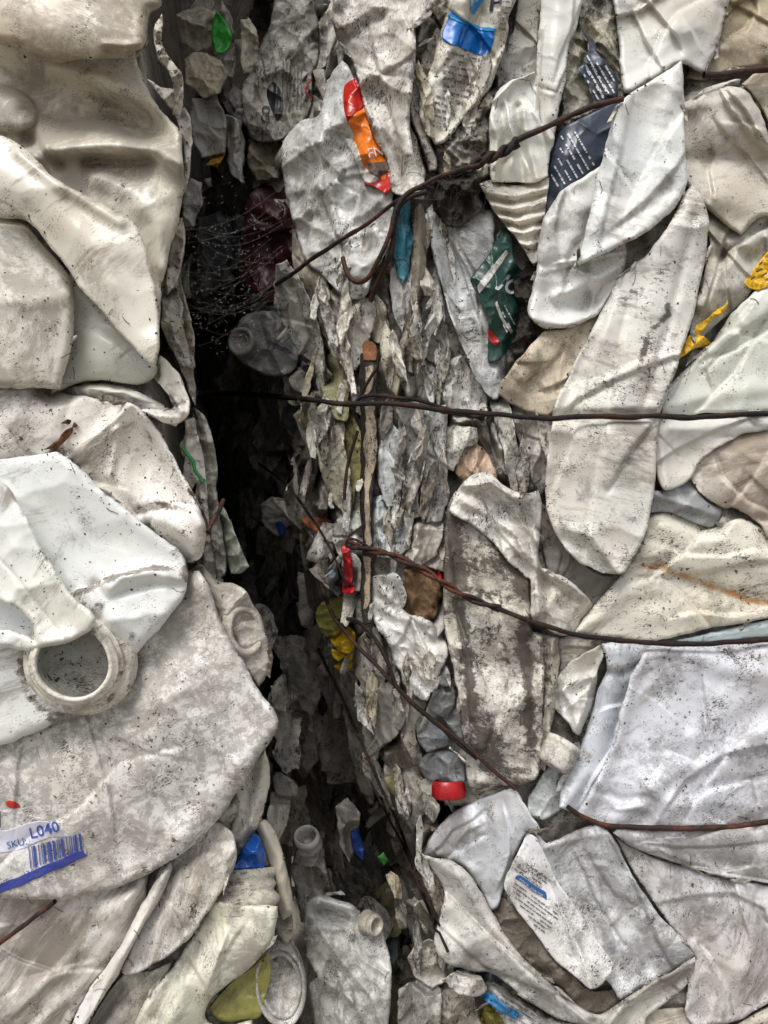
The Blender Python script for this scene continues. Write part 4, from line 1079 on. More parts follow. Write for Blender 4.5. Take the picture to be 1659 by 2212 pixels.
piece('plastic_sheet', 'grimy folded side wall of the mud-caked bottle', 'strip', 'R', 30,
    '1150,1364 1180,1372 1206,1378 1208,1440 1196,1540 1188,1610 1178,1668 1160,1660 1172,1560 1176,1450', mat('#c2bcb0', '#2e2721', .5, .6, .7, .6, ang=85, rough=.45, sss=0, crinkle=.2), [('r', '1195,1380 1180,1640', 8, 8)], roll=6, und=(6, 40), crm=(6, 40, 3), th=12)
piece('plastic_scrap', 'crumpled white pointed scrap with a pinched crease beside the muddy bottle', 'scrap', 'R', 58,
    '1308,1388 1318,1396 1296,1438 1290,1470 1288,1496 1278,1534 1262,1566 1250,1589 1238,1580 1222,1556 1196,1530 1172,1502 1178,1492 1204,1462 1236,1430 1270,1408',
    mat('#dcdad4', '#2e2a26', .3, .2, .6, .5, ang=45, rough=.3, sss=.1, crinkle=.1),
    [('c', '1176,1500 1215,1490 1250,1465 1285,1462', 12, 7), ('r', '1250,1470 1220,1495 1240,1530 1250,1580', 14, 10), ('r', '1270,1420 1260,1450', -10, 14), ('c', '1300,1400 1262,1460 1228,1488', -10, 6)], roll=6, rd=8, und=(6, 40), crm=(6, 40, 3), th=8)
piece('plastic_sheet', 'grey-white soiled panel above the pointed scrap', 'sheet', 'R', 24,
    '1206,1380 1250,1372 1330,1384 1380,1388 1340,1400 1306,1396 1262,1414 1226,1440 1208,1452', mat('#d2cec6', '#40382f', .5, .4, .4, .6, rough=.42, sss=.05), [('c', '1215,1392 1270,1396 1370,1390', 10, 8)], roll=6, und=(5, 40), th=10)
cap = lathe('bottle_cap', 1204, 1634, 1520, (-.55, .3, -.8), [(.5, 26), (22, 26), (31, 24), (34, 19), (35, 12), (36, -14), (37, -22), (39, -24), (38, -34), (33, -36)], mat('#d6d2ca', '#2a2018', .5, .6, .7, .6, ang=60, rough=.4, sss=0, crinkle=.1, patch=.4), seg=44, jit=.03, seed=8, rib=(4, 6, 3.0))
tag(cap, 'grubby white ribbed bottle cap below the pointed scrap', 'cap')
piece('plastic_sheet', 'bluish torn sheet corner under the white ribbed cap', 'sheet', 'R', 6,
    '1180,1660 1216,1620 1250,1600 1262,1640 1226,1700 1216,1742 1180,1770 1150,1760 1138,1730 1160,1690', mat('#c2c6c6', '#40382f', .4, .4, .5, .5, ang=60), roll=8, und=(8, 40), crm=(8, 40, 3), th=10)
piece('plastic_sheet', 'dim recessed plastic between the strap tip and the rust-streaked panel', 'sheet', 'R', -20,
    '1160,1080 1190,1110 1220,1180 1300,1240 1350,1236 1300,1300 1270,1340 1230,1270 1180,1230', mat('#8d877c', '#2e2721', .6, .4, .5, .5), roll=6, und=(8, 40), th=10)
# ------------------------------------------------------------------ centre of the right bale, towards the gap
def cm(c='#d4d0c6', a=80, d=.5, **k):
    c = '#%02x%02x%02x' % tuple(int(int(c[i:i + 2], 16) * (1 - .06 * d)) for i in (1, 3, 5))
    q = dict(soil='#2a231c', smudge=.3 + .35 * d, mottle=.2 + .4 * d, streak=.5 + .45 * d, speck=.6, ang=a, rough=.4, sss=.05, crinkle=.35, patch=.1 + .6 * d, rim=.3)
    q.update(k); return mat(c, **q)
CR = (15, 46, 4)
# --- top centre
ob = piece('plastic_bottle', 'crushed grubby white bottle at the top with long pleats and torn orange label below', 'bottle', 'R', 96,
    '722,-75 955,-75 946,0 912,40 900,60 897,150 888,210 884,262 892,320 905,370 918,402 912,432 870,424 846,410 838,350 812,300 792,240 774,178 756,122 728,84 718,44',
    cm('#dad5ca', 75, .55), [('r', '905,0 880,160 872,300 890,420', 14, 16), ('r', '730,60 800,20 880,-40', 12, 12), ('r', '740,90 820,40 900,-10', -10, 10), ('r', '775,180 800,120 820,60', 12, 14), ('r', '850,80 840,220 856,380', -12, 16), ('l', '770,150 800,240 845,340', 14, 30), ('b', 850, 150, 34, 90, 0, 16)], roll=12, rd=14, und=(8, 70), crm=(10, 70, 4), th=16)
cb = piece('plastic_bottle', 'crumpled milky bottle with a torn red and orange label beside the gap', 'bottle', 'R', 60,
    '607,318 622,286 648,264 688,246 700,204 716,158 738,130 756,150 772,190 790,240 812,302 838,352 852,392 848,430 852,470 846,520 826,560 806,590 796,634 760,650 730,630 700,600 664,566 640,500 622,440 610,380',
    cm('#d6d6d0', 70, .4, rough=.3, sss=.15), [('c', '612,330 660,300 700,310 690,380 650,470', 16, 12), ('c', '700,250 690,330 740,380 800,370', 18, 12), ('r', '690,380 720,470 790,620', 14, 18), ('c', '690,370 640,440', -16, 10), ('r', '740,300 760,420 790,540', -12, 18), ('c', '640,470 720,510 800,500', 12, 10), ('c', '720,130 730,230 790,330', 10, 10)], roll=10, rd=14, und=(9, 60), crm=(12, 62, 4), th=16)
red = mat('#b3201c', '#3a1a14', .3, .2, .25, .3, rough=.22, sss=0, crinkle=.2, tint='#8e1a18')
ora = mat('#e0761f', '#4a3020', .35, .25, .3, .3, ang=60, rough=.26, sss=0, crinkle=.15, tint='#c5601a')
lb = decal(cb, 'torn_label', '744,186 768,168 786,216 804,282 828,330 850,378 848,404 832,420 806,402 790,392 780,362 762,300 768,290 756,272 744,240', ora, 8, und=3)
decal(cb, 'label_patch', '744,186 768,168 788,222 764,246 750,262 744,240', red, 11, parent=lb, label='glossy red patch of the torn label')
decal(cb, 'label_patch', '786,396 800,384 838,372 852,380 850,402 834,420 808,404', red, 10.5, parent=lb, label='red lower edge of the torn label')
decal(cb, 'paper_shred', '744,300 764,302 782,350 800,372 826,374 812,392 788,392 770,350', cm('#dcd8d0', 30, .5), 11, parent=lb, label='white scraped paper shred of the torn label')
text_on(cb, 'EN', 796, 342, 21, -13, ink_white, lb, lift=15, squash=.9)
decal(cb, 'scuff', '794,352 836,348 840,366 820,386 798,372', mat('#5d4f45', '#2e241c', .6, .6, .6, .4, rough=.6, sss=0), 12, parent=lb)
pb = piece('plastic_bottle', 'printed white bottle with a broad blue band and small print', 'bottle', 'R', 66,
    '985,-75 1130,-75 1118,-10 1100,40 1096,90 1078,140 1056,190 1010,246 962,306 940,312 916,276 904,238 918,180 936,130 955,64 970,0',
    cm('#ddd8ca', 75, .25, streak=.45), [('r', '1010,-60 990,60 940,250', 16, 30), ('r', '1085,0 1060,110 1010,220', 12, 20), ('r', '1050,0 1035,110 980,250', -8, 14), ('r', '930,220 950,290', -8, 8)], roll=14, rd=18, und=(6, 60), crm=(5, 60, 3), th=16)
band = decal(pb, 'blue_band', '958,64 972,30 1000,46 1040,62 1070,64 1066,92 1054,124 1020,114 980,98 956,86', mat('#1767b4', '#1a2026', .25, .15, .3, .25, ang=75, rough=.28, sss=0, crinkle=.06, tint='#0f5aa8'), 1.8)
decal(pb, 'blue_band_edge', '970,28 978,28 1002,44 1040,58 1070,60 1070,68 1040,66 1000,52 968,36', mat('#2d8cc8', '#1a2026', .2, .1, .2, .2, sss=0), 3.2, parent=band)
text_on(pb, 'V', 1004, 24, 44, 8, plain('bright_blue_ink', '#1c86c6', .4), pb.o, lift=4, bold=.05)
text_on(pb, 'P', 1054, 22, 36, 8, ink_dark, pb.o, lift=4, bold=.02)
PBP = '950,100 1050,130 1064,140 1000,240 950,296 925,270 915,235'
strokes_on(pb, text_rows(PBP, 966, 112, 14, 12, 14, 110, 4.5, 11, .86), ink_grey, pb.o, 3)
strokes_on(pb, text_rows('1078,-20 1116,-20 1100,50 1090,110 1062,150 1070,70', 1078, -10, 6, 14, 12, 40, 3.6, 12, .9), ink_grey, pb.o, 3, 'print')
cup = piece('plastic_jug', 'torn white container mouth with pleated inside above threaded ribs', 'jug', 'R', 62,
    '1056,250 1066,214 1084,190 1108,172 1134,164 1158,150 1162,200 1166,262 1196,292 1188,340 1184,384 1140,396 1062,392 1058,320',
    mat('#deddd4', '#2e2821', .2, .1, .2, .3, ang=85, rough=.3, sss=.2, crinkle=.06), [('r', '1066,215 1110,174 1158,152', 16, 8), ('r', '1060,250 1075,300 1068,390', 12, 8), ('r', '1100,230 1110,300 1104,390', 12, 9), ('r', '1130,240 1140,310 1160,385', 12, 9), ('r', '1118,230 1124,320 1130,390', -14, 8), ('r', '1085,230 1090,300 1086,390', -14, 8), ('r', '1158,160 1156,240 1190,300', 12, 8), ('b', 1115, 320, 40, 60, 0, -20)], roll=7, rd=8, und=(5, 50), th=10)
piece('threaded_neck', 'crushed white threaded neck with black grime between its ribs', 'neck', 'R', 44,
    '1036,396 1060,388 1120,398 1186,384 1182,430 1172,490 1166,560 1150,570 1120,520 1086,480 1056,440', mat('#dcd6c8', '#211c17', .4, .5, .75, .6, ang=8, rough=.36, sss=.1, crinkle=.1),
    [('r', '1036,412 1110,424 1186,406', 14, 7), ('r', '1050,440 1110,452 1184,434', 14, 7), ('r', '1070,468 1120,478 1180,462', 14, 7), ('r', '1090,496 1130,504 1174,492', 14, 7), ('r', '1110,522 1140,530 1170,520', 14, 7), ('r', '1040,426 1110,438 1186,420', -12, 5), ('r', '1060,455 1120,466 1182,448', -12, 5), ('r', '1080,482 1126,491 1178,477', -12, 5)], roll=6, und=(4, 40), th=12)
piece('plastic_sheet', 'smooth white upright strip between the cup and the navy label', 'strip', 'R', 54,
    '1170,-75 1262,-75 1258,0 1246,60 1226,108 1220,180 1206,250 1196,300 1168,268 1160,200 1162,100', mat('#deddd7', '#3a322a', .25, .1, .35, .4, ang=75, rough=.34, sss=.15, crinkle=.05), [('r', '1215,-60 1195,100 1185,280', 16, 26), ('c', '1170,190 1200,200', -6, 5)], roll=12, rd=14, und=(4, 70), th=14)
nv = mat('#39414f', '#23262c', .3, .3, .3, .4, ang=60, rough=.3, sss=0, crinkle=.08, tint='#454a58')
nav = piece('label_sheet', 'dark navy printed label with pale small text under the top wire', 'label', 'R', 48,
    '1212,284 1244,262 1290,240 1336,222 1346,232 1330,290 1310,356 1270,386 1226,412 1196,446 1174,474 1178,420 1190,350', nv, [('r', '1300,250 1250,340 1190,440', 8, 40), ('c', '1250,262 1290,290 1330,270', 6, 6)], roll=4, rd=4, und=(5, 70), crm=(3, 60, 2), th=6)
strokes_on(nav, text_rows('1206,292 1290,250 1320,262 1306,350 1262,380 1200,420 1186,400', 1232, 268, 60, 7, 15, 120, 4.2, 21, .9), ink_white, nav.o, 3)
na2 = piece('label_sheet', 'ragged navy label strip with pale text above the top wire', 'label', 'R', 40,
    '1262,66 1276,84 1290,110 1312,136 1334,160 1336,190 1330,216 1300,224 1280,226 1272,196 1256,166 1250,148 1266,130', nv, roll=3, und=(6, 50), crm=(5, 40, 3), th=6, wob=3)
strokes_on(na2, text_rows('1262,120 1290,115 1332,165 1330,212 1284,222 1256,160', 1268, 120, 60, 5, 13, 100, 4.0, 22, .9), ink_white, na2.o, 3)
strokes_on(na2, text_rows('1262,120 1290,115 1332,165 1330,212 1284,222 1256,160', 1300, 128, 60, 4, 13, 80, 4.0, 23, .9), ink_white, na2.o, 3, 'print')
piece('plastic_sheet', 'tattered white plastic with blackened edges behind the ragged navy strip', 'sheet', 'R', 20,
    '1226,110 1250,50 1262,-75 1330,-75 1340,60 1350,130 1350,200 1340,232 1270,250 1210,290 1200,300 1214,220', cm('#cfcbb8', 60, .8, mottle=.8), roll=4, und=(10, 50), crm=(10, 50, 4), th=10, wob=4)
for i, (ol, lbn) in enumerate([('884,240 894,180 905,160 922,240 930,300 945,350 944,368 930,372 916,330 900,290', 'left'), ('872,300 884,262 900,300 916,360 918,404 902,400 886,360', 'right')]):
    piece('plastic_fold', ['dirty white tubular fold beside the printed bottle', 'short dirty tubular fold above the wire knot'][i], 'fold', 'R', 70 - 14 * i, ol, cm('#d9d2c6', 80, .6), roll=12, rd=20, und=(3, 40), crm=(4, 30, 2), th=14)
piece('plastic_sheet', 'shredded white plastic between the printed bottle and the wire', 'sheet', 'R', 34,
    '930,300 962,300 1010,248 1050,200 1066,215 1056,250 1058,320 1040,350 1010,370 950,378 940,350', cm('#d3cdc0', 45, .8), [('c', '960,300 1000,330 1050,330', 14, 8), ('c', '1010,250 1020,310 1010,360', 14, 8)], roll=5, und=(12, 40), crm=(16, 36, 4), th=8, wob=5)
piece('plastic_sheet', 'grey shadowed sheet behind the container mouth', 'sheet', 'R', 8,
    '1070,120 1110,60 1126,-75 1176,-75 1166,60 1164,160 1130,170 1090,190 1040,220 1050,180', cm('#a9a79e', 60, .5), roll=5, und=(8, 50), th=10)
# --- centre middle
for ol, lbx, of in [('928,392 960,376 1010,372 1040,400 1046,440 1010,480 976,490 950,460', 'black matted dirt clump under the wire knot', 44), ('1112,600 1150,560 1164,600 1150,690 1160,730 1118,790 1108,740 1122,660', 'black patch painted as the shade of a cavity beside the green label', 10)]:  # first is matted dirt; second paints a cavity's shade as a black piece
    piece('dirt_shade_clump', lbx, 'dirt', 'R', of, ol, mat('#3a342c', '#120f0c', .6, .7, .6, .7, rough=.85, sss=0, crinkle=1.0, patch=.5), roll=6, und=(10, 24), crm=(10, 22, 3), th=6, wob=5)
gl = piece('label_sheet', 'torn dark green label with pale lettering and a red tip', 'label', 'R', 44,
    '1012,606 1030,580 1060,542 1078,496 1100,494 1108,520 1112,560 1132,596 1126,640 1120,690 1112,742 1090,764 1074,780 1056,778 1054,740 1056,700 1040,660 1028,636',
    mat('#24433b', '#161d1a', .3, .4, .4, .5, ang=45, rough=.32, sss=0, crinkle=.15, tint='#2d4a44'), [('c', '1062,545 1075,620 1060,700', 12, 9), ('c', '1110,560 1080,620 1050,650', 8, 8)], roll=3, rd=3, und=(7, 50), crm=(7, 50, 3), th=5, wob=2.5)
decal(gl, 'red_tip', '1052,712 1062,718 1078,738 1070,748 1056,736', red, 2)
decal(gl, 'white_stripe', '1030,618 1072,566 1092,540 1098,548 1070,590 1036,634', cm('#cfccc4', 45, .5), 2)
decal(gl, 'white_stripe', '1074,648 1090,690 1108,716 1104,722 1084,694 1070,656', cm('#cfccc4', 45, .4), 2)
text_on(gl, 'JO', 1078, 616, 30, 38, ink_white, gl.o, lift=5, bold=.03, squash=.85)
strokes_on(gl, text_rows('1080,650 1118,640 1112,740 1090,740', 1090, 660, 62, 3, 11, 70, 3, 31, .8), ink_white, gl.o, 4)
piece('plastic_sheet', 'scraped white upright panel beside the green label', 'sheet', 'R', 24,
    '922,452 940,458 968,486 1000,474 1048,440 1066,470 1068,560 1072,640 1084,720 1092,790 1080,858 1064,862 1040,838 1006,770 976,690 952,610 932,540',
    cm('#d9dad8', 10, .5, rough=.34, sss=.12), [('r', '930,470 960,640 1030,830', 12, 10), ('r', '1010,500 1040,640 1070,800', 10, 26), ('r', '950,490 985,640 1010,740', -8, 14)], roll=8, rd=9, und=(7, 70), crm=(5, 70, 3), th=12)
piece('plastic_fold', 'long brown-edged cream fold slanting down to the middle wire', 'fold', 'R', 62,
    '896,450 906,438 920,450 922,500 920,560 912,632 894,706 874,776 862,838 854,862 846,846 852,790 872,716 886,640 890,560 892,500', cm('#d2c6b0', 70, .75), [('r', '906,450 904,600 858,840', 12, 10), ('c', '920,500 906,640 862,820', -7, 4)], roll=9, rd=12, und=(4, 50), crm=(5, 40, 3), th=12)
piece('plastic_fold', 'spindle-shaped cream twist beside the weathered slat', 'fold', 'R', 56,
    '834,690 848,720 856,770 858,812 846,852 836,838 824,790 822,740', cm('#d3cbb9', 80, .6), roll=12, rd=18, und=(3, 40), th=12)
slat = piece('weathered_slat', 'weathered narrow slat with peeling pinkish paint and dark edges', 'slat', 'R', 40,
    '776,768 784,762 812,762 818,770 816,860 812,960 806,1060 800,1140 806,1200 800,1280 802,1346 784,1350 778,1280 782,1180 776,1060 778,900', mat('#2c2620', '#17130f', .6, .5, .6, .5, ang=85, rough=.65, sss=0, crinkle=.4), [('r', '797,770 794,1340', 6, 12)], roll=6, rd=8, und=(3, 60), th=14)
for ol in ('788,872 812,866 812,930 808,1010 798,1064 800,1120 806,1176 794,1190 790,1150 786,1080 786,980', '790,790 806,786 804,850 790,858', '786,1200 800,1206 798,1300 788,1330'):
    decal(slat, 'paint_patch', ol, mat('#b5a590', '#2a2018', .5, .6, .7, .7, ang=85, rough=.6, sss=0, crinkle=.3, patch=.45), 1.6, wob=3)
decal(slat, 'wood_end', '784,742 796,734 812,744 814,762 812,778 786,778', mat('#8a5c38', '#3a2618', .5, .5, .6, .4, ang=10, rough=.6, sss=0), 2.5)
for ol, c, lbx, of in [
 ('848,462 860,440 884,430 888,500 884,560 868,600 858,580 850,520', '#4d97ac', 'scratched turquoise label remnant beneath the wire knot', 50),
 ('862,560 888,550 886,640 880,720 864,700 850,660 848,600', '#d3d1cb', 'white scraped panel below the turquoise remnant', 30),
 ('606,596 628,586 662,640 682,702 694,760 704,796 696,808 676,780 648,748 622,712 605,662', '#d0cdc3', 'limp greyish leaf-shaped bottle side hanging at the gap edge', 40),
 ('640,500 664,560 702,602 708,640 696,652 668,640 650,606 640,560', '#b9b09e', 'brownish crumpled wedge under the rusty wire', 44),
 ('714,640 740,630 776,648 802,660 800,700 784,752 770,786 748,776 728,748 716,700', '#d6d0c4', 'crumpled dirty white clump above the weathered slat', 46),
 ('790,650 806,640 826,660 836,700 830,736 806,728 794,700', '#b9b2a3', 'small beige folded clump next to the red shred', 48),
 ('698,790 720,768 750,770 760,800 748,860 742,898 716,892 700,880', '#a3a27c', 'olive-tinted translucent bottle side beside the slat', 14),
 ('752,770 772,790 776,850 770,880 752,872 748,820', '#a9a698', 'grey crushed strip between olive bottle and slat', 10),
 ('682,912 720,892 736,900 740,960 752,1010 750,1080 738,1090 716,1062 694,1000 684,950', '#cfcab6', 'wrinkled cream bottle side below the middle wire', 34),
 ('740,900 770,890 778,960 776,1040 756,1080 748,1010', '#b9b67c', 'yellowish translucent strip behind the loose wire', 8),
 ('752,1092 772,1030 778,1080 776,1130 750,1148 724,1146 730,1118', '#c9c8bd', 'pale folded tip above the copper scrap', 30),
 ('812,922 836,918 862,948 862,1010 860,1074 836,1078 818,1030 808,990', '#d4d6d4', 'white rounded panel under the middle wire', 24),
 ('862,890 906,886 912,930 908,1000 902,1060 906,1100 892,1106 872,1080 866,1000', '#cdcdc9', 'grey-white pleated strip under the twisted wires', 32),
 ('912,900 962,896 964,960 962,1010 964,1060 950,1106 926,1110 912,1060 908,980', '#d7d6d2', 'white upright panel with a moulded ring', 20),
 ('926,700 946,690 962,760 960,790 972,800 960,812 946,790 930,780 920,750', '#aaa79d', 'grey torn flap above the middle wire', 30),
 ('902,690 926,640 940,600 956,680 964,760 950,800 930,860 906,850 898,780', '#bdbbb4', 'grey upright sheet between the cream fold and scraped panel', 12),
 ('960,800 1000,780 1040,846 1044,880 1000,884 962,876', '#d4d1ca', 'white stained sheet above the middle wire', 14),
 ('1060,866 1100,880 1110,940 1120,1000 1116,1058 1100,1050 1090,980 1076,920', '#cbc6bb', 'narrow stained strip beside the strap', 26),
 ('1110,890 1190,896 1186,960 1176,1040 1164,1060 1142,1000 1120,940', '#b2aca6', 'grey cloudy sheet beside the strap edge', 10),
 ('964,930 1000,926 1026,930 1024,960 1000,966 984,1010 970,1000', '#d9d6cb', 'torn white label shreds above the twisted strip', 44),
 ('984,974 1010,966 1024,950 1050,980 1066,1010 1064,1036 1040,1024 1016,1030 1000,1040', '#c7ab92', 'peach-coloured crumpled scrap above the twisted strip', 40),
 ('1026,920 1052,936 1072,990 1100,1046 1084,1058 1062,1040 1066,1008 1046,970', '#8f8578', 'dark grimy fold above the twisted strip', 28),
 ('800,1086 830,1078 872,1084 880,1120 878,1180 850,1200 816,1190 800,1150', '#c3c7c8', 'white bottle side with scratched blue print beneath the upright panels', 18),
 ('878,1100 900,1090 930,1100 946,1136 940,1190 900,1216 880,1190', '#c6beb2', 'greyish folded panel above the tan foam', 22),
 ('938,1130 962,1110 966,1200 958,1226 914,1216 880,1214 906,1190', '#a39d93', 'grey taut sheet beside the mud-caked bottle', 10),
]:
    piece('plastic_scrap', lbx, 'scrap', 'R', of * .6, ol, cm(c, random.Random(lbx).choice([70, 80, 90, 15]), .5), roll=3, rd=3, und=(4, 70), crm=(11, 38, 4), th=5, wob=2.5, scale=1.2, corner=.8, cdir=90)
RX = [
 ('800,654 812,646 822,652 818,664 806,668 798,680 790,684 794,664', '#d0324a', 'small shiny red plastic shred above the slat', 62),
 ('866,640 872,634 876,648 870,658', '#c23040', 'tiny red shred on the scraped panel', 44),
 ('692,674 704,690 716,716 712,736 702,718 696,696', '#c26a22', 'orange-brown torn bit at the gap edge', 40),
 ('700,772 712,760 740,756 752,766 730,778 708,790', '#c79a1c', 'yellow plastic edge above the olive bottle', 22),
 ('806,940 816,934 820,960 818,980 808,974', '#2746a8', 'blue oval plastic bit behind the slat', 16),
 ('650,1122 666,1116 700,1114 716,1122 706,1136 684,1150 664,1140', '#a5684a', 'copper-brown crumpled leaf-like scrap', 46),
 ('736,1180 754,1178 760,1220 758,1258 742,1262 740,1220', '#b81f2b', 'red plastic strip beside a white rounded end', 30),
 ('740,1262 760,1258 772,1272 766,1284 740,1282', '#b81f2b', 'red sliver below the white rounded end', 34),
 ('944,1226 954,1222 955,1250 948,1256', '#c01f22', 'bright red bit beside the tan foam', 26),
 ('936,1330 950,1322 956,1346 946,1352', '#2c2c66', 'dark blue printed bit beside the tan foam', 24),
 ('694,1300 712,1290 740,1286 752,1310 748,1340 730,1366 704,1378 688,1360 684,1326', '#8f9250', 'olive green crushed bottle end hanging in the gap', 40),
 ('712,1382 730,1366 752,1352 764,1366 766,1400 752,1412 730,1404', '#c9a41c', 'yellow crumpled plastic cup under the olive end', 48),
 ('716,1404 730,1406 752,1414 764,1408 762,1424 744,1420 728,1432 716,1420', '#d6b430', 'yellow thin lip of crumpled plastic', 50),
 ('722,1438 748,1424 764,1428 758,1446 736,1450', '#bd9a20', 'yellow fragment beneath the crumpled cup', 40),
]
for ol, c, lbx, of in RX:
    piece('plastic_scrap', lbx, 'scrap', 'R', of, ol, mat(c, '#241c16', .4, .35, .4, .4, rough=.32, sss=.05, crinkle=.25), roll=5, rd=7, und=(6, 24), crm=(8, 22, 3), th=7, wob=2)
we = piece('plastic_bottle', 'white rounded bottle end between two red slivers', 'bottle', 'R', 22, '738,1222 752,1196 768,1196 786,1230 790,1260 776,1276 744,1264', cm('#c9c9c6', 30, .3), roll=12, und=(5, 30), th=10)
piece('plastic_sheet', 'large torn milky sheet leaning against the mud-caked bottle', 'sheet', 'R', 52,
    '788,1246 812,1240 850,1237 866,1256 876,1286 872,1306 866,1318 890,1330 926,1340 948,1360 962,1396 966,1420 954,1446 944,1482 932,1500 922,1516 906,1510 886,1490 868,1456 850,1420 828,1378 808,1342 803,1304 796,1270',
    cm('#dddbd6', 50, .4, rough=.32, sss=.15), [('r', '800,1250 840,1290 860,1240', 10, 12), ('r', '812,1300 850,1330 920,1345', 12, 10), ('c', '815,1340 850,1390 880,1400', 12, 8), ('r', '830,1370 870,1450 920,1505', 12, 12), ('c', '860,1330 880,1380 860,1430', -10, 9), ('b', 920, 1400, 28, 40, 0, 12)], roll=5, rd=6, und=(8, 50), crm=(8, 50, 3), th=6, wob=3)
piece('foam_chunk', 'rough tan foam chunk wedged beside the mud-caked bottle', 'foam', 'R', 30, '872,1228 900,1222 950,1250 954,1300 946,1322 920,1340 890,1330 872,1312 878,1280', mat('#9c7d5c', '#4a3826', .6, .9, .3, .7, rough=.85, sss=0, crinkle=.8), roll=8, und=(8, 24), crm=(4, 20, 3), th=14, wob=3)
for ol, lbx, of in [('946,1440 962,1432 972,1446 968,1462 976,1476 958,1480 944,1466', 'small grey knobbed plastic lump by the mud-caked bottle', 44), ('934,1500 952,1470 976,1474 984,1500 978,1530 960,1546 936,1540 928,1530', 'grey crushed plastic bottle beside the mud-caked bottle', 38), ('960,1550 980,1520 994,1500 1000,1560 1002,1600 984,1590', 'narrow grey folded plastic beside the mud-caked bottle', 26), ('900,1560 910,1546 950,1566 970,1596 964,1610 920,1628 904,1600', 'grey squared plastic flap under the lower wire', 40)]:
    piece('plastic_scrap', lbx, 'scrap', 'R', of, ol, mat('#8b8d90', '#2c2824', .4, .3, .3, .4, rough=.26, sss=.05, crinkle=.15), roll=8, rd=12, und=(8, 34), crm=(9, 34, 3), th=10)
rb = piece('plastic_bottle', 'grey bottle shoulder with a bright red cap', 'bottle', 'R', 40, '908,1650 930,1624 962,1620 996,1632 1004,1660 1002,1692 936,1690 914,1672', mat('#8a8c8e', '#2c2824', .4, .3, .4, .4, rough=.26, sss=.05, crinkle=.15), roll=14, und=(7, 34), crm=(8, 34, 3), th=12)
Dc = float(rb.ev(np.array([969.]), np.array([1700.]))[0])
rm = mat('#ad1a1e', '#2a1614', .5, .45, .7, .7, rough=.3, sss=.1, crinkle=.05, tint='#a01418')
lathe('cap', 969, 1704, Dc - 12, (0, .22, -1), [(.5, 21), (26, 21), (32, 19), (34, 15), (34, -4), (33, -14), (30, -17)], rm, rb.o, seg=60, squash=.8, jit=.03, seed=5, rib=(3, 5, 2.2))
piece('plastic_sheet', 'white edge-on fold beside the red cap', 'fold', 'R', 26, '908,1690 920,1680 934,1684 938,1720 950,1750 936,1780 920,1760 910,1726', cm('#c9c5bb', 80, .5), roll=6, und=(5, 30), crm=(6, 30, 3), th=9)
for ol, c, lbx, of in [
 ('818,1500 850,1480 880,1520 868,1560 846,1590 818,1606 816,1560', '#d3cec4', 'white creased triangular scrap under the crossing wires', 40),
 ('772,1420 790,1390 816,1440 816,1520 810,1640 790,1600 780,1500', '#c3bdb2', 'long grimy upright sheet left of the crossing wires', 26),
 ('868,1560 894,1516 920,1530 900,1580 912,1640 894,1640 876,1610', '#bcb6ab', 'grey twisted sheet between the crossing wires', 20),
 ('838,1600 870,1584 890,1610 896,1650 850,1660 830,1640', '#746d64', 'dark slate-coloured sheet under the triangular scrap', 14),
 ('740,1440 766,1430 776,1500 790,1600 800,1700 776,1680 752,1580 740,1500', '#a9a49a', 'long grey strip along the gap corner', 16),
 ('840,1650 890,1640 910,1680 914,1740 890,1770 860,1720 836,1690', '#b5b0a6', 'grey folded sheet left of the red cap', 14),
 ('770,1270 786,1250 800,1300 806,1360 800,1420 780,1400 772,1340', '#bdb8ae', 'narrow stained strip behind the torn milky sheet', 12),
]:
    piece('plastic_scrap', lbx, 'scrap', 'R', of * .6, ol, cm(c, 80, .5), roll=3, rd=3, und=(4, 70), crm=(11, 38, 4), th=5, wob=2.5, scale=1.2, corner=.8, cdir=80)
# --- bottom centre
jc = piece('jerry_can', 'crushed translucent jerry can with a moulded handle and small neck', 'jerry can', None, 0,
    '660,1996 662,1960 676,1938 694,1929 720,1937 752,1950 772,1962 784,1986 800,1990 820,2000 834,2040 846,2092 843,2150 841,2212 838,2292 690,2292 676,2180 664,2132 686,2112 662,2066',
    mat('#bdbcb6', '#2f2822', .6, .65, .5, .6, ang=55, rough=.32, sss=.1, crinkle=.1),
    [('r', '670,1980 690,1942 760,1964', 16, 10), ('r', '684,1968 744,1986', -30, 9), ('r', '672,2010 690,2000 745,2008 760,1980', 12, 9), ('c', '690,2010 740,2080 800,2150 838,2250', 16, 10), ('c', '690,2110 760,2160 820,2270', 18, 12), ('c', '760,2010 780,2070 840,2110', 14, 9), ('r', '668,2080 680,2200 700,2290', 12, 10), ('r', '720,2150 790,2230', -16, 16), ('b', 720, 2050, 30, 30, 0, 12)], roll=10, rd=12, und=(8, 60), crm=(6, 60, 3), th=16, Dabs=1590, tilt=(-.1, -.25))
lathe('neck', 802, 1996, 1600, (.6, .7, .2), [(25, -16), (22, 0), (21, 3), (21, 9), (23, 11), (20, 13), (19, 18), (17, 20), (14, 18), (12, 6), (6, 2), (.5, 2)], mat('#bdb7aa', '#3a3026', .6, .5, .4, .4, rough=.4, sss=0), jc.o, seg=36, jit=.03, seed=3)
lid = lathe('lid_ring', 606, 2124, 1470, (.22, 1, .12), [(88, -30), (90, -10), (88, 6), (84, 14), (78, 17), (74, 12), (72, 2), (70, 8), (64, 11), (58, 6), (56, -8), (40, -12), (18, -14), (.5, -14)], mat('#cfcbc2', '#2a241e', .6, .7, .6, .6, ang=80, rough=.4, sss=0, crinkle=.2), seg=56, squash=.62, sang=82, jit=.03, seed=14)
tag(lid, 'grimy white ring-shaped lid standing beside the jerry can', 'lid')
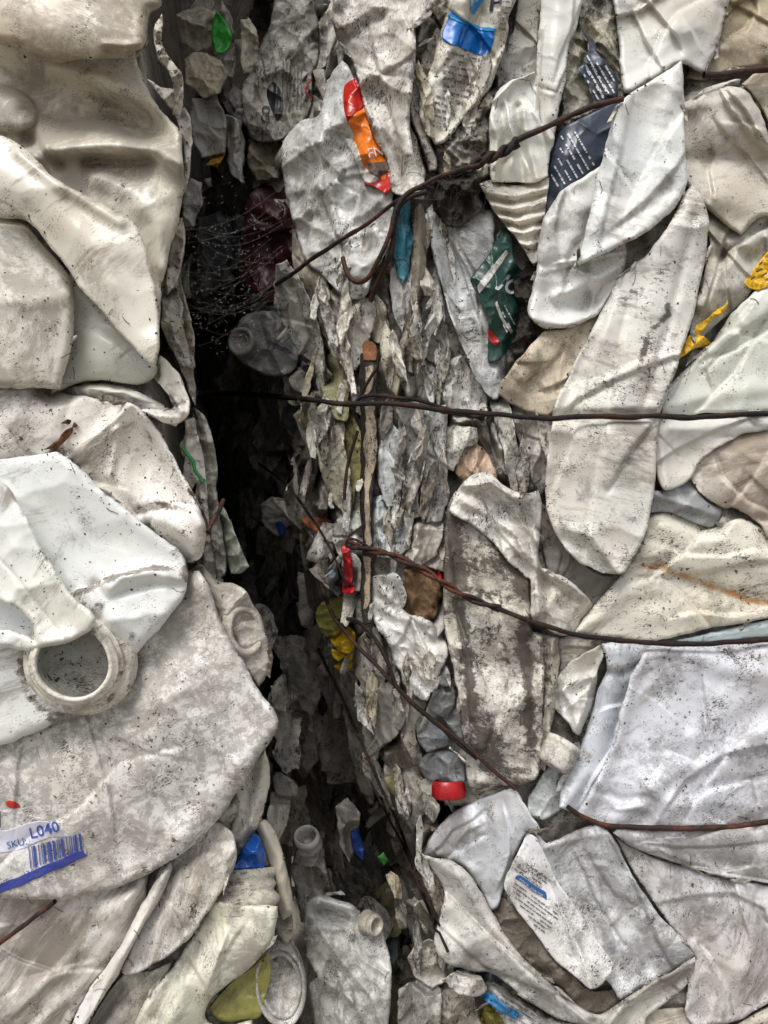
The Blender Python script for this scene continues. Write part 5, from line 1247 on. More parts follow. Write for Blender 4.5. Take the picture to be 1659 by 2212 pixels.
nb = piece('plastic_bottle', 'grey bottle with an open threaded neck standing deep in the gap', 'bottle', None, 0,
    '640,1838 660,1826 690,1826 700,1850 712,1890 722,1936 700,1936 672,1940 662,1990 650,1990 640,1930 632,1880', cm('#9d9a92', 80, .6), [('r', '690,1830 710,1930', 10, 12), ('r', '655,1850 665,1960', -10, 10)], roll=10, und=(7, 40), crm=(6, 40, 3), th=14, Dabs=1760)
lathe('neck', 664, 1818, 1750, (-.08, .62, 1), [(33, -44), (30, -30), (30, -14), (33, -10), (31, -4), (28, 0), (28, 10), (31, 13), (29, 18), (26, 24), (22, 24), (21, 10), (20, -14), (10, -16), (.5, -16)], mat('#b3b1aa', '#2f2822', .4, .4, .4, .4, rough=.36, sss=0), nb.o, seg=40, squash=.9, jit=.03, seed=6)
for ol, c, lbx, D_ in [
 ('956,2120 980,2104 1010,2096 1040,2112 1050,2140 1030,2150 990,2140', '#cfcbc2', 'white torn wing-shaped scrap below the blue-white jug', 1500),
 ('886,2070 902,2040 926,2030 950,2046 944,2080 960,2110 930,2130 900,2110', '#bdb8ae', 'crumpled white scrap near the end of the dark thin wire', 1590),
 ('870,2140 900,2120 936,2110 950,2150 946,2220 930,2292 880,2292 866,2200', '#c3bfb6', 'crumpled white bag-like scrap at the foot of the bale', 1560),
 ('940,2150 980,2140 1020,2160 1040,2212 1060,2292 940,2292 934,2220', '#a8a398', 'tattered grey scrap next to the bag-like scrap', 1570),
 ('1000,2108 1012,2100 1040,2130 1080,2160 1120,2190 1100,2196 1060,2170 1020,2140', '#2f86c4', 'bright blue torn film edge under the sweeping rim', 1500),
 ('1030,2120 1080,2130 1130,2162 1200,2198 1290,2240 1290,2292 1150,2292 1100,2210 1060,2160', '#c9c6c4', 'white film with faint print under the sweeping rim', 1515),
 ('1040,2190 1070,2170 1110,2210 1130,2292 1050,2292 1036,2230', '#a99b48', 'yellow-green crumpled film at the bottom edge', 1530),
 ('916,1840 930,1830 946,1890 964,1950 950,1990 934,1950 914,1900', '#9a9185', 'grimy brown sheet edge left of the blue-white jug', 1590),
 ('905,1760 930,1750 944,1780 930,1820 912,1830 900,1800', '#8a7f72', 'mud-brown crumpled scrap below the red cap', 1600),
]:
    q = piece('plastic_scrap', lbx, 'scrap', None, 0, ol, cm(c, 70, .6), roll=4, rd=5, und=(6, 50), crm=(10, 44, 4), th=7, wob=3, Dabs=D_, corner=.85, scale=1.12)
    if 'faint print' in lbx:
        strokes_on(q, text_rows('1050,2130 1130,2170 1200,2210 1200,2280 1120,2240', 1070, 2140, 32, 9, 9, 120, 2.6, 41, .8), ink_grey, q.o, 4)

# narrow crushed film strips standing upright between the larger pieces
rz = random.Random(19); EXC = [(1000, 480, 1140, 790), (740, 160, 860, 420), (770, 730, 825, 1200), (940, 920, 1110, 1060), (730, 1170, 775, 1290), (640, 1105, 725, 1155), (870, 1220, 960, 1350), (680, 1280, 775, 1450), (905, 1620, 1010, 1730), (840, 430, 892, 600)]
ZS = [(640, 560, 800, 1240, 16), (820, 440, 1060, 900, 14), (800, 880, 960, 1230, 12), (1060, 860, 1180, 1060, 5), (770, 1380, 940, 1700, 12), (850, 1700, 940, 2060, 8), (880, 150, 1060, 400, 7)]
NS = [('#d6d2c8', 'narrow whitish crushed film strip standing in the bale side'), ('#aaa498', 'narrow grey crushed film strip standing in the bale side'), ('#c2b79f', 'narrow tan crushed film strip standing in the bale side')]
for (ua, va, ub, vb, n) in ZS:
    k = 0; t_ = 0
    while k < n and t_ < 200:
        t_ += 1
        u, v = rz.uniform(ua, ub), rz.uniform(va, vb); L = rz.uniform(70, 170); W = rz.uniform(13, 30); a = math.radians(90 + rz.uniform(-16, 16) - (14 if v > 1250 else 0))
        if any(x0 - 8 < u < x1 + 8 and y0 - L / 2 < v < y1 + L / 2 for x0, y0, x1, y1 in EXC): continue
        z = float(lat(ZF, np.array(u), np.array(v)))
        if z > 1e8: z = float(D_right(np.array(u), np.array(v))) - 20
        z = min(z, 1800) - rz.uniform(2, 12)
        c, s = math.cos(a), math.sin(a); ol = []
        for x, y in ((-.5, -.1), (-.25, -.5), (.15, -.45), (.5, -.15), (.42, .3), (.1, .5), (-.3, .4)):
            x, y = L * (x + rz.uniform(-.06, .06)), W * (y + rz.uniform(-.15, .15)); ol.append((u + x * c - y * s, v + x * s + y * c))
        cc, lbx = rz.choices(NS, [5, 3, 1.2])[0]
        piece('film_strip', lbx, 'film', None, 0, np.array(ol), cm(cc, 85, rz.uniform(.3, .8)), roll=2, rd=3, und=(5, 40), crm=(8, 18, 4), cdir=math.degrees(a), th=4, wob=2.5, corner=.8, Dabs=z, push=False, tilt=(rz.uniform(-.5, .2), rz.uniform(-.1, .1)), group=lbx + 's')
        k += 1

# ------------------------------------------------------------------ inside the gap
go = piece('plastic_bottle', 'dirty white bottle lettered sideways deep in the gap top', 'bottle', None, 0,
    '596,-75 660,-75 676,-20 688,50 690,110 676,160 674,230 656,262 620,296 570,310 540,296 526,250 524,190 546,140 566,96 586,40', cm('#bcb9b0', 75, .7), [('c', '580,60 600,160 590,300', 14, 10), ('r', '640,-40 650,100 640,250', 14, 24), ('c', '530,200 600,140 680,60', 14, 10)], roll=12, rd=16, und=(9, 50), crm=(10, 50, 4), th=14, Dabs=2050)
decal(go, 'black_print', '576,200 590,176 604,190 612,230 600,262 588,240', mat('#26282a', '#151515', .3, .4, .4, .3, sss=0), 3)
text_on(go, 'GO', 580, 266, 17, -84, ink_dark, go.o, lift=6, bold=.02)
strokes_on(go, [(612 + 8 * i, 130 + 3 * i, 110 - 4 * i, 2.4, 92) for i in range(6)], ink_grey, go.o, 5)
strokes_on(go, [(658, 192, 30, 3.4, -58), (658, 192, 26, 3.4, 58)], plain('red_ink', '#b32a2a', .5), go.o, 6, 'hazard_mark')
mr = piece('plastic_jug', 'dark maroon crushed jug with a collapsed neck in the gap', 'jug', None, 0,
    '510,580 524,520 532,430 560,406 620,400 634,440 640,520 632,600 600,660 560,640 524,600', mat('#4a2326', '#201012', .4, .3, .2, .3, rough=.34, sss=0, crinkle=.15, tint='#3c1c20'), [('r', '530,540 590,560 636,540', 14, 16), ('b', 578, 460, 40, 40, 0, 20)], roll=14, und=(10, 60), crm=(14, 60, 4), th=14, Dabs=2120)
lathe('neck', 576, 466, 2085, (-.1, 1, .15), [(52, -40), (46, 0), (42, 10), (38, 4), (34, 12), (30, 4), (25, 8), (20, -14), (.5, -20)], mat('#54282b', '#201012', .4, .3, .2, .3, rough=.32, sss=0, tint='#3c1c20'), mr.o, seg=32, squash=.8, jit=.12, seed=2)
gj = piece('plastic_jug', 'grey dusty jug with a coiled neck lying in the dark gap', 'jug', None, 0,
    '512,740 520,690 560,672 612,672 640,690 648,740 640,790 606,812 560,806 528,784', mat('#8e8f90', '#26221e', .5, .4, .4, .4, rough=.4, sss=0, crinkle=.2), [('c', '560,680 590,740 640,760', 12, 12), ('r', '600,680 620,800', 10, 16)], roll=14, und=(9, 50), crm=(12, 50, 3), th=14, Dabs=2080)
lathe('neck', 528, 742, 2056, (-.35, 1, .1), [(40, -36), (34, 0), (30, 8), (33, 12), (30, 18), (24, 20), (22, 12), (16, 16), (10, 8), (.5, 8)], mat('#9c9c9a', '#26221e', .5, .4, .4, .4, rough=.4, sss=0), gj.o, seg=36, squash=1.0, jit=.05, seed=7)
for ol, c, lbx, D_, kw in [
 ('458,60 470,24 492,56 502,76 494,100 476,118 460,110', '#2c9a30', 'bright green plastic cup end in the gap top', 1980, dict(rough=.24)),
 ('518,44 540,42 556,70 560,140 552,160 530,164 520,120', '#c2b9a4', 'cream crushed bottle behind the green cup', 2100, {}),
 ('392,130 420,112 470,120 492,160 480,204 440,214 400,180', '#b9b09a', 'tan wrinkled bottle side in the gap top', 1960, {}),
 ('384,30 430,10 470,30 462,100 420,112 390,90', '#a8a294', 'grey crinkled sheet in the gap top', 2010, {}),
 ('412,210 470,204 490,260 486,330 440,340 416,290', '#96938b', 'grey bottle side above the cobweb', 1990, {}),
 ('478,280 492,270 490,330 470,366 440,352 470,330', '#a07f1c', 'mustard yellow torn label bit above the cobweb', 1960, {}),
 ('486,250 520,256 530,330 526,400 500,380 490,320', '#a7a69f', 'crinkled clear film at the right of the mustard bit', 1990, dict(rough=.2)),
 ('394,420 410,380 432,390 436,440 420,490 396,494', '#9b9893', 'grey curved tube end beside the cobweb', 1800, {}),
 ('430,470 470,456 500,490 500,560 460,590 430,550', '#55585a', 'slate grey bottle in the dark behind the cobweb', 2250, {}),
 ('470,480 505,470 520,520 510,580 480,570', '#707a80', 'clear blue-grey bottle behind the cobweb', 2180, dict(rough=.2)),
 ('540,300 600,310 620,360 612,400 560,400 536,350', '#8f8772', 'tan cracked bottle side above the maroon jug', 2080, {}),
 ('592,1130 604,1126 616,1140 612,1158 600,1160', '#1e4fa8', 'blue bottle cap in the dark gap', 2120, dict(rough=.3)),
 ('560,1090 590,1070 620,1080 640,1130 600,1160 570,1140', '#84817b', 'grey bottle bottom near the blue cap', 2180, {}),
 ('592,1612 604,1606 616,1620 618,1650 600,1660 592,1640', '#1f8a34', 'green ring-like plastic in the dark gap', 2150, dict(rough=.3)),
 ('600,1560 640,1550 680,1580 690,1640 660,1680 620,1640', '#6f6a62', 'shadowed grey bottle near the green ring', 2260, {}),
 ('760,1800 776,1790 786,1830 784,1860 766,1850', '#1f4ba0', 'blue plastic tucked behind wires low in the gap', 1900, dict(rough=.3)),
 ('812,1850 830,1846 840,1862 826,1872', '#3f8f3a', 'small green bit low in the gap', 1800, {}),
 ('724,1740 750,1720 776,1760 770,1820 756,1860 736,1830', '#9a948a', 'grimy shrivelled bottle hanging low in the gap', 1860, {}),
 ('586,1680 600,1660 640,1690 640,1720 600,1720', '#a29c92', 'white crumpled scrap behind the soiled jug corner', 1900, {}),
]:
    kk = dict(soil='#1f1a16', smudge=.5, mottle=.5, streak=.5, speck=.5, ang=75, rough=.42, sss=0, crinkle=.25); kk.update(kw)
    piece('plastic_scrap', lbx, 'scrap', None, 0, ol, mat(c, **kk), roll=6, rd=8, und=(7, 50), crm=(10, 40, 4), th=8, wob=2.5, Dabs=D_, corner=.8)

# crushed scraps packed along the corner and the receding side wall
rsx = random.Random(77)
SCR = [('#b9b4aa', 'dull grey crushed plastic scrap packed in the bale side'), ('#d4cfc5', 'dirty white crushed plastic scrap packed in the bale side'),
       ('#8f8a80', 'dark grey grimy plastic scrap packed in the bale side'), ('#a8a07c', 'yellowish grimy plastic scrap packed in the bale side'), ('#9aa3a8', 'blue-grey clear plastic scrap packed in the bale side')]
cov = (ZF < 1e8).astype(float); ZH = ZF.copy()
def rand_scrap(u, v, L, W, ang, D, ci, crs, tl=None):
    n = rsx.randint(4, 6); pts = []
    a0 = rsx.uniform(0, 6)
    for k in range(n):
        a = a0 + 2 * math.pi * (k + rsx.uniform(-.3, .3)) / n
        r = rsx.uniform(.75, 1.25)
        x, y = math.cos(a) * L / 2 * r, math.sin(a) * W / 2 * r
        c, s = math.cos(ang), math.sin(ang)
        pts.append((u + x * c - y * s, v + x * s + y * c))
    c, lbx = SCR[ci]
    return piece('plastic_scrap', lbx, 'scrap', None, 0, np.array(pts), mat(c, '#1f1a16', .5, .5, .5, .6, ang=rsx.choice([60, 75, 90, 105]), rough=rsx.choice([.28, .42]), sss=0, crinkle=.4, patch=.35, rim=.35),
                 roll=4, rd=5, und=(6, 50), cdir=rsx.choice([90, 90, None]), crm=(rsx.uniform(7, 12), crs, 5), th=7, wob=3.5, corner=.85, Dabs=D, tilt=tl or ((rsx.uniform(-.9, -.1) if D < 1800 else rsx.uniform(-7, -1.5)), rsx.uniform(-.3, .3)), group=lbx + 's', gap=1)
done = 0; tries = 0
while done < 142 and tries < 9000:
    tries += 1
    v = rsx.uniform(-40, 2250)
    uc = float(lerp_tab(v, CORNER)); ul = float(lerp_tab(v, LEDGE))
    if rsx.random() < .55: u = uc + 60 - rsx.random() ** 1.5 * 230
    else: u = rsx.uniform(uc + 20, uc + 420)
    if u > 1120: continue
    j = int((u - LU0) / LS); i = int((v - LV0) / LS)
    blk = cov[max(i - 6, 0):i + 7, max(j - 4, 0):j + 5]
    if blk.mean() > .8: continue
    cov[max(i - 10, 0):i + 11, max(j - 4, 0):j + 5] += .17
    D = float(D_right(np.array(u), np.array(v))) + rsx.uniform(-60, 0)
    sc0 = 1500 / D
    L = rsx.uniform(120, 250) * (.4 + .6 * sc0); W = L * rsx.uniform(.32, .55)
    ang = math.radians(90 + rsx.uniform(-24, 24) - (16 if v > 1200 else -4))
    rand_scrap(u, v, L, W, ang, D, rsx.choices(range(5), [5, 5, 3, .6, 1])[0], rsx.uniform(30, 60))
    done += 1
for k in range(26):                      # flank of the left bale low in the gap
    v = rsx.uniform(900, 2230); u = float(lerp_tab(v, LEDGE)) + rsx.uniform(-10, 22)
    L = rsx.uniform(110, 200); rand_scrap(u, v, L, L * .3, math.radians(90 + rsx.uniform(-10, 25)), rsx.uniform(1480, 1750), rsx.choices(range(5), [5, 3, 3, .5, 1])[0], 40, (rsx.uniform(.5, 2), 0))

for k in range(52):                      # dim pieces farther back, closing the top and the foot of the gap
    v = rsx.uniform(-60, 620) if k < 30 else rsx.uniform(1480, 2240)
    uc = float(lerp_tab(v, CORNER)); ul = float(lerp_tab(v, LEDGE)); u = rsx.uniform(ul + 15, uc + 20)
    L = rsx.uniform(110, 200); rand_scrap(u, v, L, L * rsx.uniform(.4, .6), math.radians(90 + rsx.uniform(-30, 30)), rsx.uniform(2200, 2700), rsx.choices(range(5), [5, 3, 4, .8, 1.5])[0], 44, (rsx.uniform(-1.5, .5), rsx.uniform(-.4, .4)))

# small torn shreds nobody could count, sticking out between the scraps
nv_, nf_, base_ = [], [], 0
rn = np.random.RandomState(9)
MI = []
for k in range(420):
    v = rn.uniform(-60, 2270); uc = float(lerp_tab(v, CORNER)); ul = float(lerp_tab(v, LEDGE))
    if rn.rand() < .7: u = rn.uniform(max(ul + 4, uc - 170), uc + 120)
    else: u = rn.uniform(uc, uc + 420)
    if u > 1130: continue
    if cov[int((v - LV0) / LS), int((u - LU0) / LS)] >= 1 and rn.rand() < .93 and lat(ZF, np.array(u), np.array(v)) < 1e8 and u > uc + 20: continue
    D = float(D_right(np.array(u), np.array(v))) - rn.uniform(-40, 34)
    if lat(ZH, np.array(u), np.array(v)) < 1e8: D = max(D, float(lat(ZH, np.array(u), np.array(v))) + 30)
    L = rn.uniform(40, 110); W = L * rn.uniform(.2, .45); a = math.radians(90 + rn.uniform(-45, 45))
    s_, t_ = np.meshgrid(np.linspace(-.5, .5, 6), np.linspace(-.5, .5, 4))
    s_ = s_ + rn.uniform(-.05, .05, s_.shape); t_ = t_ * (1 - rn.uniform(0, .9) * (s_ + .5) ** 2) + rn.uniform(-.06, .06, t_.shape)
    x = s_ * L; y = t_ * W
    h = rn.uniform(-.5, .5) * x + rn.uniform(-1.1, 1.1) * y + L * .16 * np.abs(np.sin(s_ * rn.uniform(3, 8) + rn.uniform(0, 6))) + rn.uniform(-2.5, 2.5, x.shape)
    c, s = math.cos(a), math.sin(a)
    nv_.append(P((u + x * c - y * s).ravel(), (v + x * s + y * c).ravel(), (D - h).ravel()))
    idq = np.arange(24).reshape(4, 6) + base_; base_ += 24
    nf_.append(np.stack([idq[:-1, :-1].ravel(), idq[1:, :-1].ravel(), idq[1:, 1:].ravel(), idq[:-1, 1:].ravel()], 1)); MI += [int(rn.choice(4, p=[.4, .35, .2, .05]))] * 15
so = make('plastic_shreds', np.vstack(nv_), np.vstack(nf_), mat('#b0aba0', '#1f1a16', .5, .5, .5, .6, sss=0, patch=.4, crinkle=.3))
for c in ('#d4cfc5', '#857f76', '#a39a6c'): so.data.materials.append(mat(c, '#1f1a16', .5, .5, .5, .6, sss=0, patch=.4, crinkle=.3))
if len(so.data.polygons) == len(MI): so.data.polygons.foreach_set('material_index', MI)
md = so.modifiers.new('thickness', 'SOLIDIFY'); md.thickness = .0008
tag(so, 'countless small torn plastic shreds packed into the bale side', 'shreds', None, 'stuff')
# ------------------------------------------------------------------ the packed mass behind the pieces
def mass(name, fn, u0, u1, label):
    st = 10
    us = np.arange(u0, u1 + 1, st); vs = np.arange(-1400, 4200 + 1, st)
    U, V = np.meshgrid(us.astype(float), vs.astype(float))
    D = fn(U, V) + 24 - 26 * fbm(U / 60, V / 60, 5, 3) - creases(U, V, 26, 55, 4, 77)
    inl = (U > LU0) & (U < 1740) & (V > LV0) & (V < 2292)
    zb = latb(ZB, U, V)
    D = np.where(inl & (zb > 0), np.maximum(D, zb + 8), D)
    n0, n1 = U.shape
    id_ = np.arange(n0 * n1).reshape(n0, n1)
    q = np.stack([id_[:-1, :-1].ravel(), id_[1:, :-1].ravel(), id_[1:, 1:].ravel(), id_[:-1, 1:].ravel()], 1)
    W_ = P(U.ravel(), V.ravel(), D.ravel()); q = q[(W_[q][:, :, 2] > .003).all(1)]
    us_, iv_ = np.unique(q, return_inverse=True); W_ = W_[us_]; q = iv_.reshape(q.shape)
    o = make(name, W_, q, mat('#b5afa4', '#2a241e', .6, .6, .6, .6, rough=.5, sss=0, crinkle=.4, patch=.5))
    tag(o, label, 'waste mass', None, 'stuff')
mass('packed_plastic_mass', D_right, -100, 2700, 'compressed dirty plastic filling the body of the right bale')
mass('packed_plastic_mass', lambda u, v: D_left(u + 52, v), -1000, 640, 'compressed dirty plastic filling the body of the left bale')
g_ = np.array([[-6, -6, 0], [6, -6, 0], [6, 6, 0], [-6, 6, 0]], float)
gr = make('ground', g_, [(0, 1, 2, 3)], mat('#8a8378', '#4a4238', .5, .5, .2, .4, rough=.8, sss=0))
gr['kind'] = 'structure'
# ------------------------------------------------------------------ baling wires, drawn taut over what lies there
rust = rust_mat('#231e1c', '#57301f'); darkw = rust_mat('#242120', '#42291f', .5); redw = rust_mat('#33231d', '#66392a', .3)
w1 = wire('baling_wire', 'rusty brown baling wire slanting from the navy label to the gap', '1346,212 1300,222 1240,245 1170,282 1122,304 1090,322', 7.0, rust, seed=1)
wire('wire_knot', None, '1118,306 1098,320 1060,340 1020,358', 7.5, darkw, 2, twist=62, parent=w1)
wire('wire_tail', None, '1040,352 990,366 940,384 905,402 860,436 800,480 740,518 680,554 640,584 600,612 560,648', 5.2, rust, 1, parent=w1, seed=3)
wire('loose_wire', 'dark bent loose wire ending in a rusty hook', '742,556 748,580 758,600 772,609 790,604 806,584 828,540 846,500 856,460 872,430 892,412 915,404 935,410', 6.0, rust, 6, seed=4)
wire('loose_wire', 'dark loose wire end dropping beside the hook', '920,412 890,424 866,446 856,490 848,540 826,590 806,636 800,652', 6.0, darkw, 3, seed=5)
wire('baling_wire', 'short rusty wire end emerging above the brown-spotted pillow', '1520,160 1560,160 1600,156 1660,150 1740,140', 8.0, redw, 2, seed=6)
w2 = wire('baling_wire', 'straight dark rusted wire crossing over the scratched strap', '1740,893 1640,897 1560,899 1430,902 1300,902 1200,901 1120,898 1050,893 960,886 880,877 800,872 700,866 600,857 500,850 420,846', 6.6, darkw, 0, seed=7)
wire('wire_twist', None, '1046,902 1000,892 950,886', 5.0, rust, 3, twist=56, parent=w2)
wire('wire_loop', None, '960,884 910,866 860,856 810,853 776,858 762,876 762,896 772,916 778,930', 4.6, darkw, 5, parent=w2, seed=8)
wire('wire_loop', None, '772,858 784,836 800,812 816,794', 3.6, darkw, 6, parent=w2, seed=9)
wire('loose_wire', 'thin rusty wire bowing down behind the weathered slat', '772,930 762,960 752,1000 748,1040 746,1080', 4.2, rust, 2, seed=10)
w3 = wire('baling_wire', 'dark wire running under the rust-streaked panel to the muddy bottle', '1740,1374 1640,1386 1560,1390 1480,1392 1400,1388 1320,1380 1240,1367 1140,1338 1070,1312 1010,1290', 6.4, darkw, 0, seed=11)
wire('wire_twist', None, '1080,1315 1010,1290 960,1262 900,1226 840,1200 790,1184 752,1170', 5.4, redw, 2, twist=120, parent=w3)
wire('wire_loop', None, '800,1184 770,1166 752,1164 748,1176 760,1184 790,1186', 3.6, darkw, 5, parent=w3)
w4 = wire('baling_wire', 'rusty double wire slanting down to the mud-caked bottle foot', '690,1250 700,1290 724,1336 770,1392 820,1442 880,1506 940,1558 1000,1606 1050,1650 1114,1704', 5.0, redw, 1, seed=12)
wire('wire_strand', None, '728,1340 756,1336 786,1352 812,1386 836,1430 852,1476 880,1512 930,1556 990,1606 1030,1640', 5.0, darkw, 3, parent=w4, seed=13)
wire('baling_wire', 'red-brown wire along the bottom of the very large sheet', '1226,1742 1262,1764 1310,1784 1400,1790 1500,1788 1600,1782 1740,1766', 6.2, redw, 0, seed=14)
wire('baling_wire', 'dark wire peeking out below the printed label jug', '-70,2072 0,2036 60,1992 118,1946', 6.0, redw, 0, seed=15)
wire('baling_wire', 'thin dark wire running steeply down the gap side', '690,1400 716,1462 752,1540 790,1620 826,1700 864,1790 892,1870 920,1950 944,2010 968,2056', 3.6, darkw, 0, seed=16)
wire('baling_wire', 'second thin dark wire low beside the shrivelled bottle', '800,1690 840,1770 872,1830 906,1900 950,2000', 3.0, darkw, 2, seed=17)
wire('baling_wire', 'thin dark wire vanishing into the middle of the gap', '560,1000 620,1050 680,1130 720,1200 750,1270', 3.0, darkw, 2, seed=18)
wire('baling_wire', 'short red-brown wire end beside the clogged jug neck', '484,1080 474,1104 460,1126 448,1150', 5.0, redw, 2, seed=19)
wire('green_string', 'bright green plastic string on the left bale edge', '392,966 404,980 418,998 420,1014 428,1026 438,1042', 4.6, plain('green_string', '#1c8a3c', .35), 3, seed=20, cat='string')

# cobweb full of pale fluff hung across the gap
rsw = random.Random(5); vs_, fs_ = [], []; nb_ = 0
def web_strand(p, r):
    global nb_
    a, b = tube_verts(p, r, 3); vs_.append(a); fs_.append(b + nb_); nb_ += len(a)
for k in range(300):
    u = rsw.gauss(490, 66); v = rsw.gauss(590, 92)
    if not (402 < u < 640 and 380 < v < 770): continue
    D = 1700 + (u - 400) * .8 + rsw.uniform(-40, 90)
    a = rsw.uniform(0, 6.28); q = []
    for s in range(4):
        q.append((u, v, D)); st = rsw.uniform(.8, 2.8)
        u += math.cos(a) * st; v += math.sin(a) * st; a += rsw.uniform(-1.1, 1.1); D += rsw.uniform(-3, 3)
    q = np.array(q); web_strand(P(q[:, 0], q[:, 1], q[:, 2]), K * rsw.uniform(.4, .9))
for k in range(20):
    v0 = rsw.uniform(420, 760); u0 = float(lerp_tab(v0, LEDGE)) + 5; v1 = v0 + rsw.uniform(-150, 80); u1 = rsw.uniform(560, 630)
    D0, D1 = rsw.uniform(1500, 1700), rsw.uniform(1760, 1900); t = np.linspace(0, 1, 12)
    sag = rsw.uniform(10, 60) * np.sin(t * math.pi)
    web_strand(P(u0 + (u1 - u0) * t, v0 + (v1 - v0) * t + sag, D0 + (D1 - D0) * t), K * .13)
wb = make('cobweb', np.vstack(vs_), np.vstack(fs_), plain('cobweb', '#c9c4ba', .7))
tag(wb, 'dusty cobweb with pale fluff stretched across the dark gap', 'cobweb', None, 'stuff')

# matted strands in the dirt clump under the knot
rk = random.Random(8); vs_, fs_, nb_ = [], [], 0
for k in range(50):
    u, v = rk.gauss(985, 40), rk.gauss(410, 30); a = rk.uniform(0, 6.28); q = []
    z0 = float(lat(ZF, np.array(u), np.array(v))); z0 = 1500 if z0 > 1e8 else z0
    for s in range(7):
        q.append((u, v, z0 - rk.uniform(0, 9))); st = rk.uniform(4, 9)
        u += math.cos(a) * st; v += math.sin(a) * st; a += rk.uniform(-.7, .7)
    q = np.array(q); web_strand(P(q[:, 0], q[:, 1], q[:, 2]), K * rk.uniform(.5, 1.1))
sm = make('matted_strands', np.vstack(vs_), np.vstack(fs_), plain('sooty_fibre', '#2a251f', .9))
tag(sm, 'sooty matted fibres caught in the wire knot', 'fibres', None, 'stuff')
for lbx, ol in [('curled brown bark flake lying on the spattered jug wall', '92,970 112,958 128,944 140,930 160,922 154,938 140,952 126,962 116,974 108,966'), ('small dark brown leaf flake above the bark flake', '134,914 150,906 170,918 160,922 148,916')]:
    piece('bark_flake', lbx, 'flake', None, 0, ol, mat('#5e3a22', '#2a180e', .5, .5, .6, .4, rough=.7, sss=0, crinkle=.5), roll=2, rd=2, und=(6, 20), crm=(4, 16, 3), th=3, wob=3, Dabs=float(w1p.ev(np.array([130.]), np.array([945.]))[0]) - 9, push=False)

# torn film slivers caught in the seams, soil crumbs and dry fibres on the sheets
rl = random.Random(31); rim_pts = []
for (pts_, ev_, sd_, ct_) in PIECES:
    if ct_ in ('flake', 'dirt', 'label'): continue
    q_ = pts_[:-1:3]; d_ = (np.roll(pts_, -1, 0) - pts_)[:-1:3]
    z_ = lat(ZF, q_[:, 0], q_[:, 1])
    ok_ = (q_[:, 0] > 8) & (q_[:, 0] < 1650) & (q_[:, 1] > 8) & (q_[:, 1] < 2204) & (z_ < 1800)
    if not ok_.any(): continue
    e_ = ev_(q_[:, 0], q_[:, 1])
    for i in np.nonzero(ok_ & (np.abs(e_ - z_) < 14))[0]:
        rim_pts.append((q_[i, 0], q_[i, 1], z_[i], math.atan2(d_[i, 1], d_[i, 0])))
FS = [('#d3cec5', 'small pale torn film sliver caught in a seam between sheets'), ('#8d857a', 'small grey-brown torn film sliver caught in a seam between sheets')]
for k in range(70):
    u, v, z, a = rl.choice(rim_pts); L = rl.uniform(26, 78); W = rl.uniform(6, 15); a += rl.uniform(-.35, .35)
    c, s = math.cos(a), math.sin(a); ol = []
    for x, y in ((-.5, -.2), (-.2, -.5), (.2, -.35), (.5, .05), (.25, .45), (-.15, .35), (-.4, .3)):
        x, y = L * (x + rl.uniform(-.05, .05)), W * (y + rl.uniform(-.2, .2)); ol.append((u + x * c - y * s, v + x * s + y * c))
    cc, lbx = FS[0] if rl.random() < .6 else FS[1]
    piece('film_sliver', lbx, 'film', None, 0, np.array(ol), mat(cc, '#2a241d', .5, .5, .5, .6, ang=60, rough=.36, crinkle=.3, patch=.3), roll=1.5, rd=2, und=(5, 20), crm=(5, 16, 3), th=3, wob=2, corner=.8, Dabs=z - 4, push=False, mark=False, tilt=(rl.uniform(-.3, .3), rl.uniform(-.3, .3)), group='film slivers in the seams', lips=0)
cv_, cf_ = [], []
TET = np.array([(1, 1, 1), (1, -1, -1), (-1, 1, -1), (-1, -1, 1)], float)
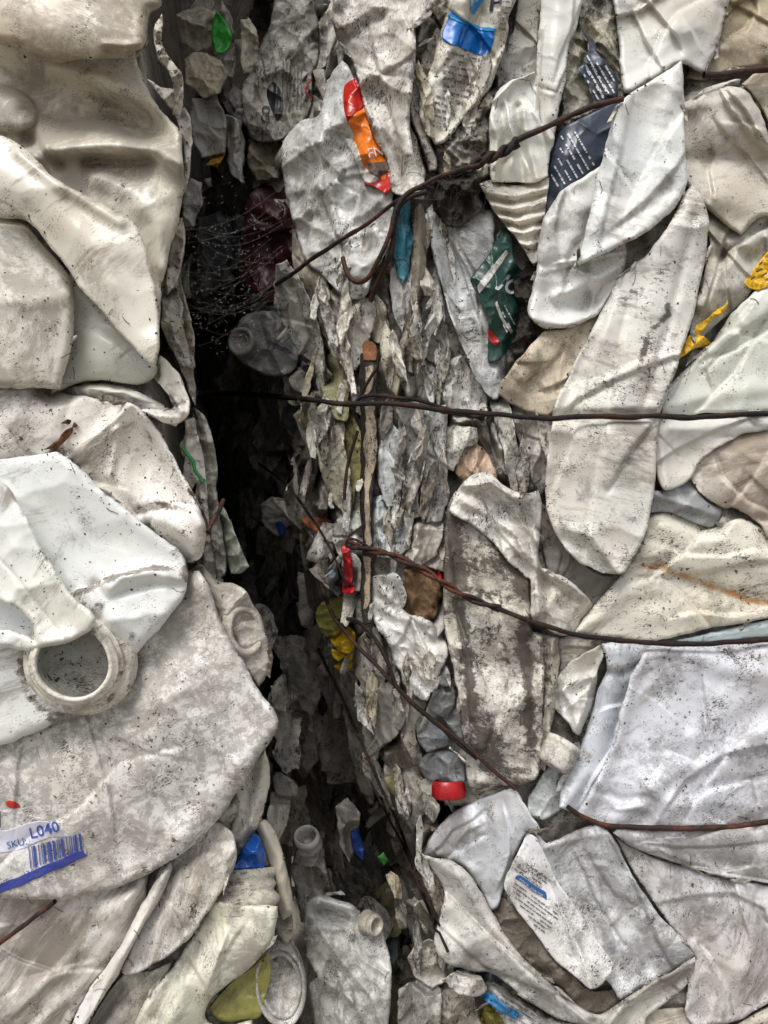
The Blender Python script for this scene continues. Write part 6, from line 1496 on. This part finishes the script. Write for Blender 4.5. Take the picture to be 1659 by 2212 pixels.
def crumb(u, v, z, r):
    b = len(cv_) * 4
    w_ = P(np.array([u]), np.array([v]), np.array([z - r * .5]))[0]
    cv_.append(w_ + TET * np.array([rl.uniform(.5, 1.3), rl.uniform(.4, .9), rl.uniform(.5, 1.3)]) * r * K * rl.choice([-1, 1]))
    cf_.extend([(b, b + 1, b + 2), (b, b + 2, b + 3), (b, b + 3, b + 1), (b + 1, b + 3, b + 2)])
for k in range(1500):
    u, v, z, a = rl.choice(rim_pts); u += rl.gauss(0, 5); v += rl.gauss(0, 5)
    z = float(lat(ZF, np.array(u), np.array(v)))
    if z < 1e8: crumb(u, v, z, rl.uniform(.7, 2.2))
for k in range(900):
    cu_, cv0 = rl.choice([(120, 1300), (250, 960), (330, 1090), (1400, 1260), (1450, 780), (1560, 1600), (330, 1600), (1200, 2100), (1050, 1500), (1600, 2000), (100, 700), (1000, 700)])
    u, v = cu_ + rl.gauss(0, 90), cv0 + rl.gauss(0, 80); z = float(lat(ZF, np.array(u), np.array(v)))
    if 0 < u < 1659 and z < 1e8: crumb(u, v, z, rl.uniform(.5, 1.7))
so = make('soil_crumbs', np.vstack(cv_), cf_, plain('soil', '#2f261e', .9), smooth=False)
tag(so, 'loose dark soil crumbs scattered over the dirty plastic', 'soil', None, 'stuff')
vs_, fs_, nb_ = [], [], 0
for k in range(170):
    u, v, z, a = rl.choice(rim_pts); a = rl.uniform(0, 6.28); q = []
    u += rl.gauss(0, 16); v += rl.gauss(0, 16)
    for s in range(7):
        z = float(lat(ZF, np.array(u), np.array(v)))
        if z > 1e8: break
        q.append((u, v, z - 1.5)); st = rl.uniform(3, 6); u += math.cos(a) * st; v += math.sin(a) * st; a += rl.uniform(-.45, .45)
    if len(q) < 4: continue
    q = np.array(q); q[:, 2] = np.minimum(q[:, 2], q[:, 2].mean() + 6); web_strand(P(q[:, 0], q[:, 1], q[:, 2]), K * rl.uniform(.35, .8))
so = make('dry_fibres', np.vstack(vs_), np.vstack(fs_), plain('dry_fibre', '#4a3c2c', .9))
tag(so, 'fine dry plant fibres stuck to the dirty plastic', 'fibres', None, 'stuff')
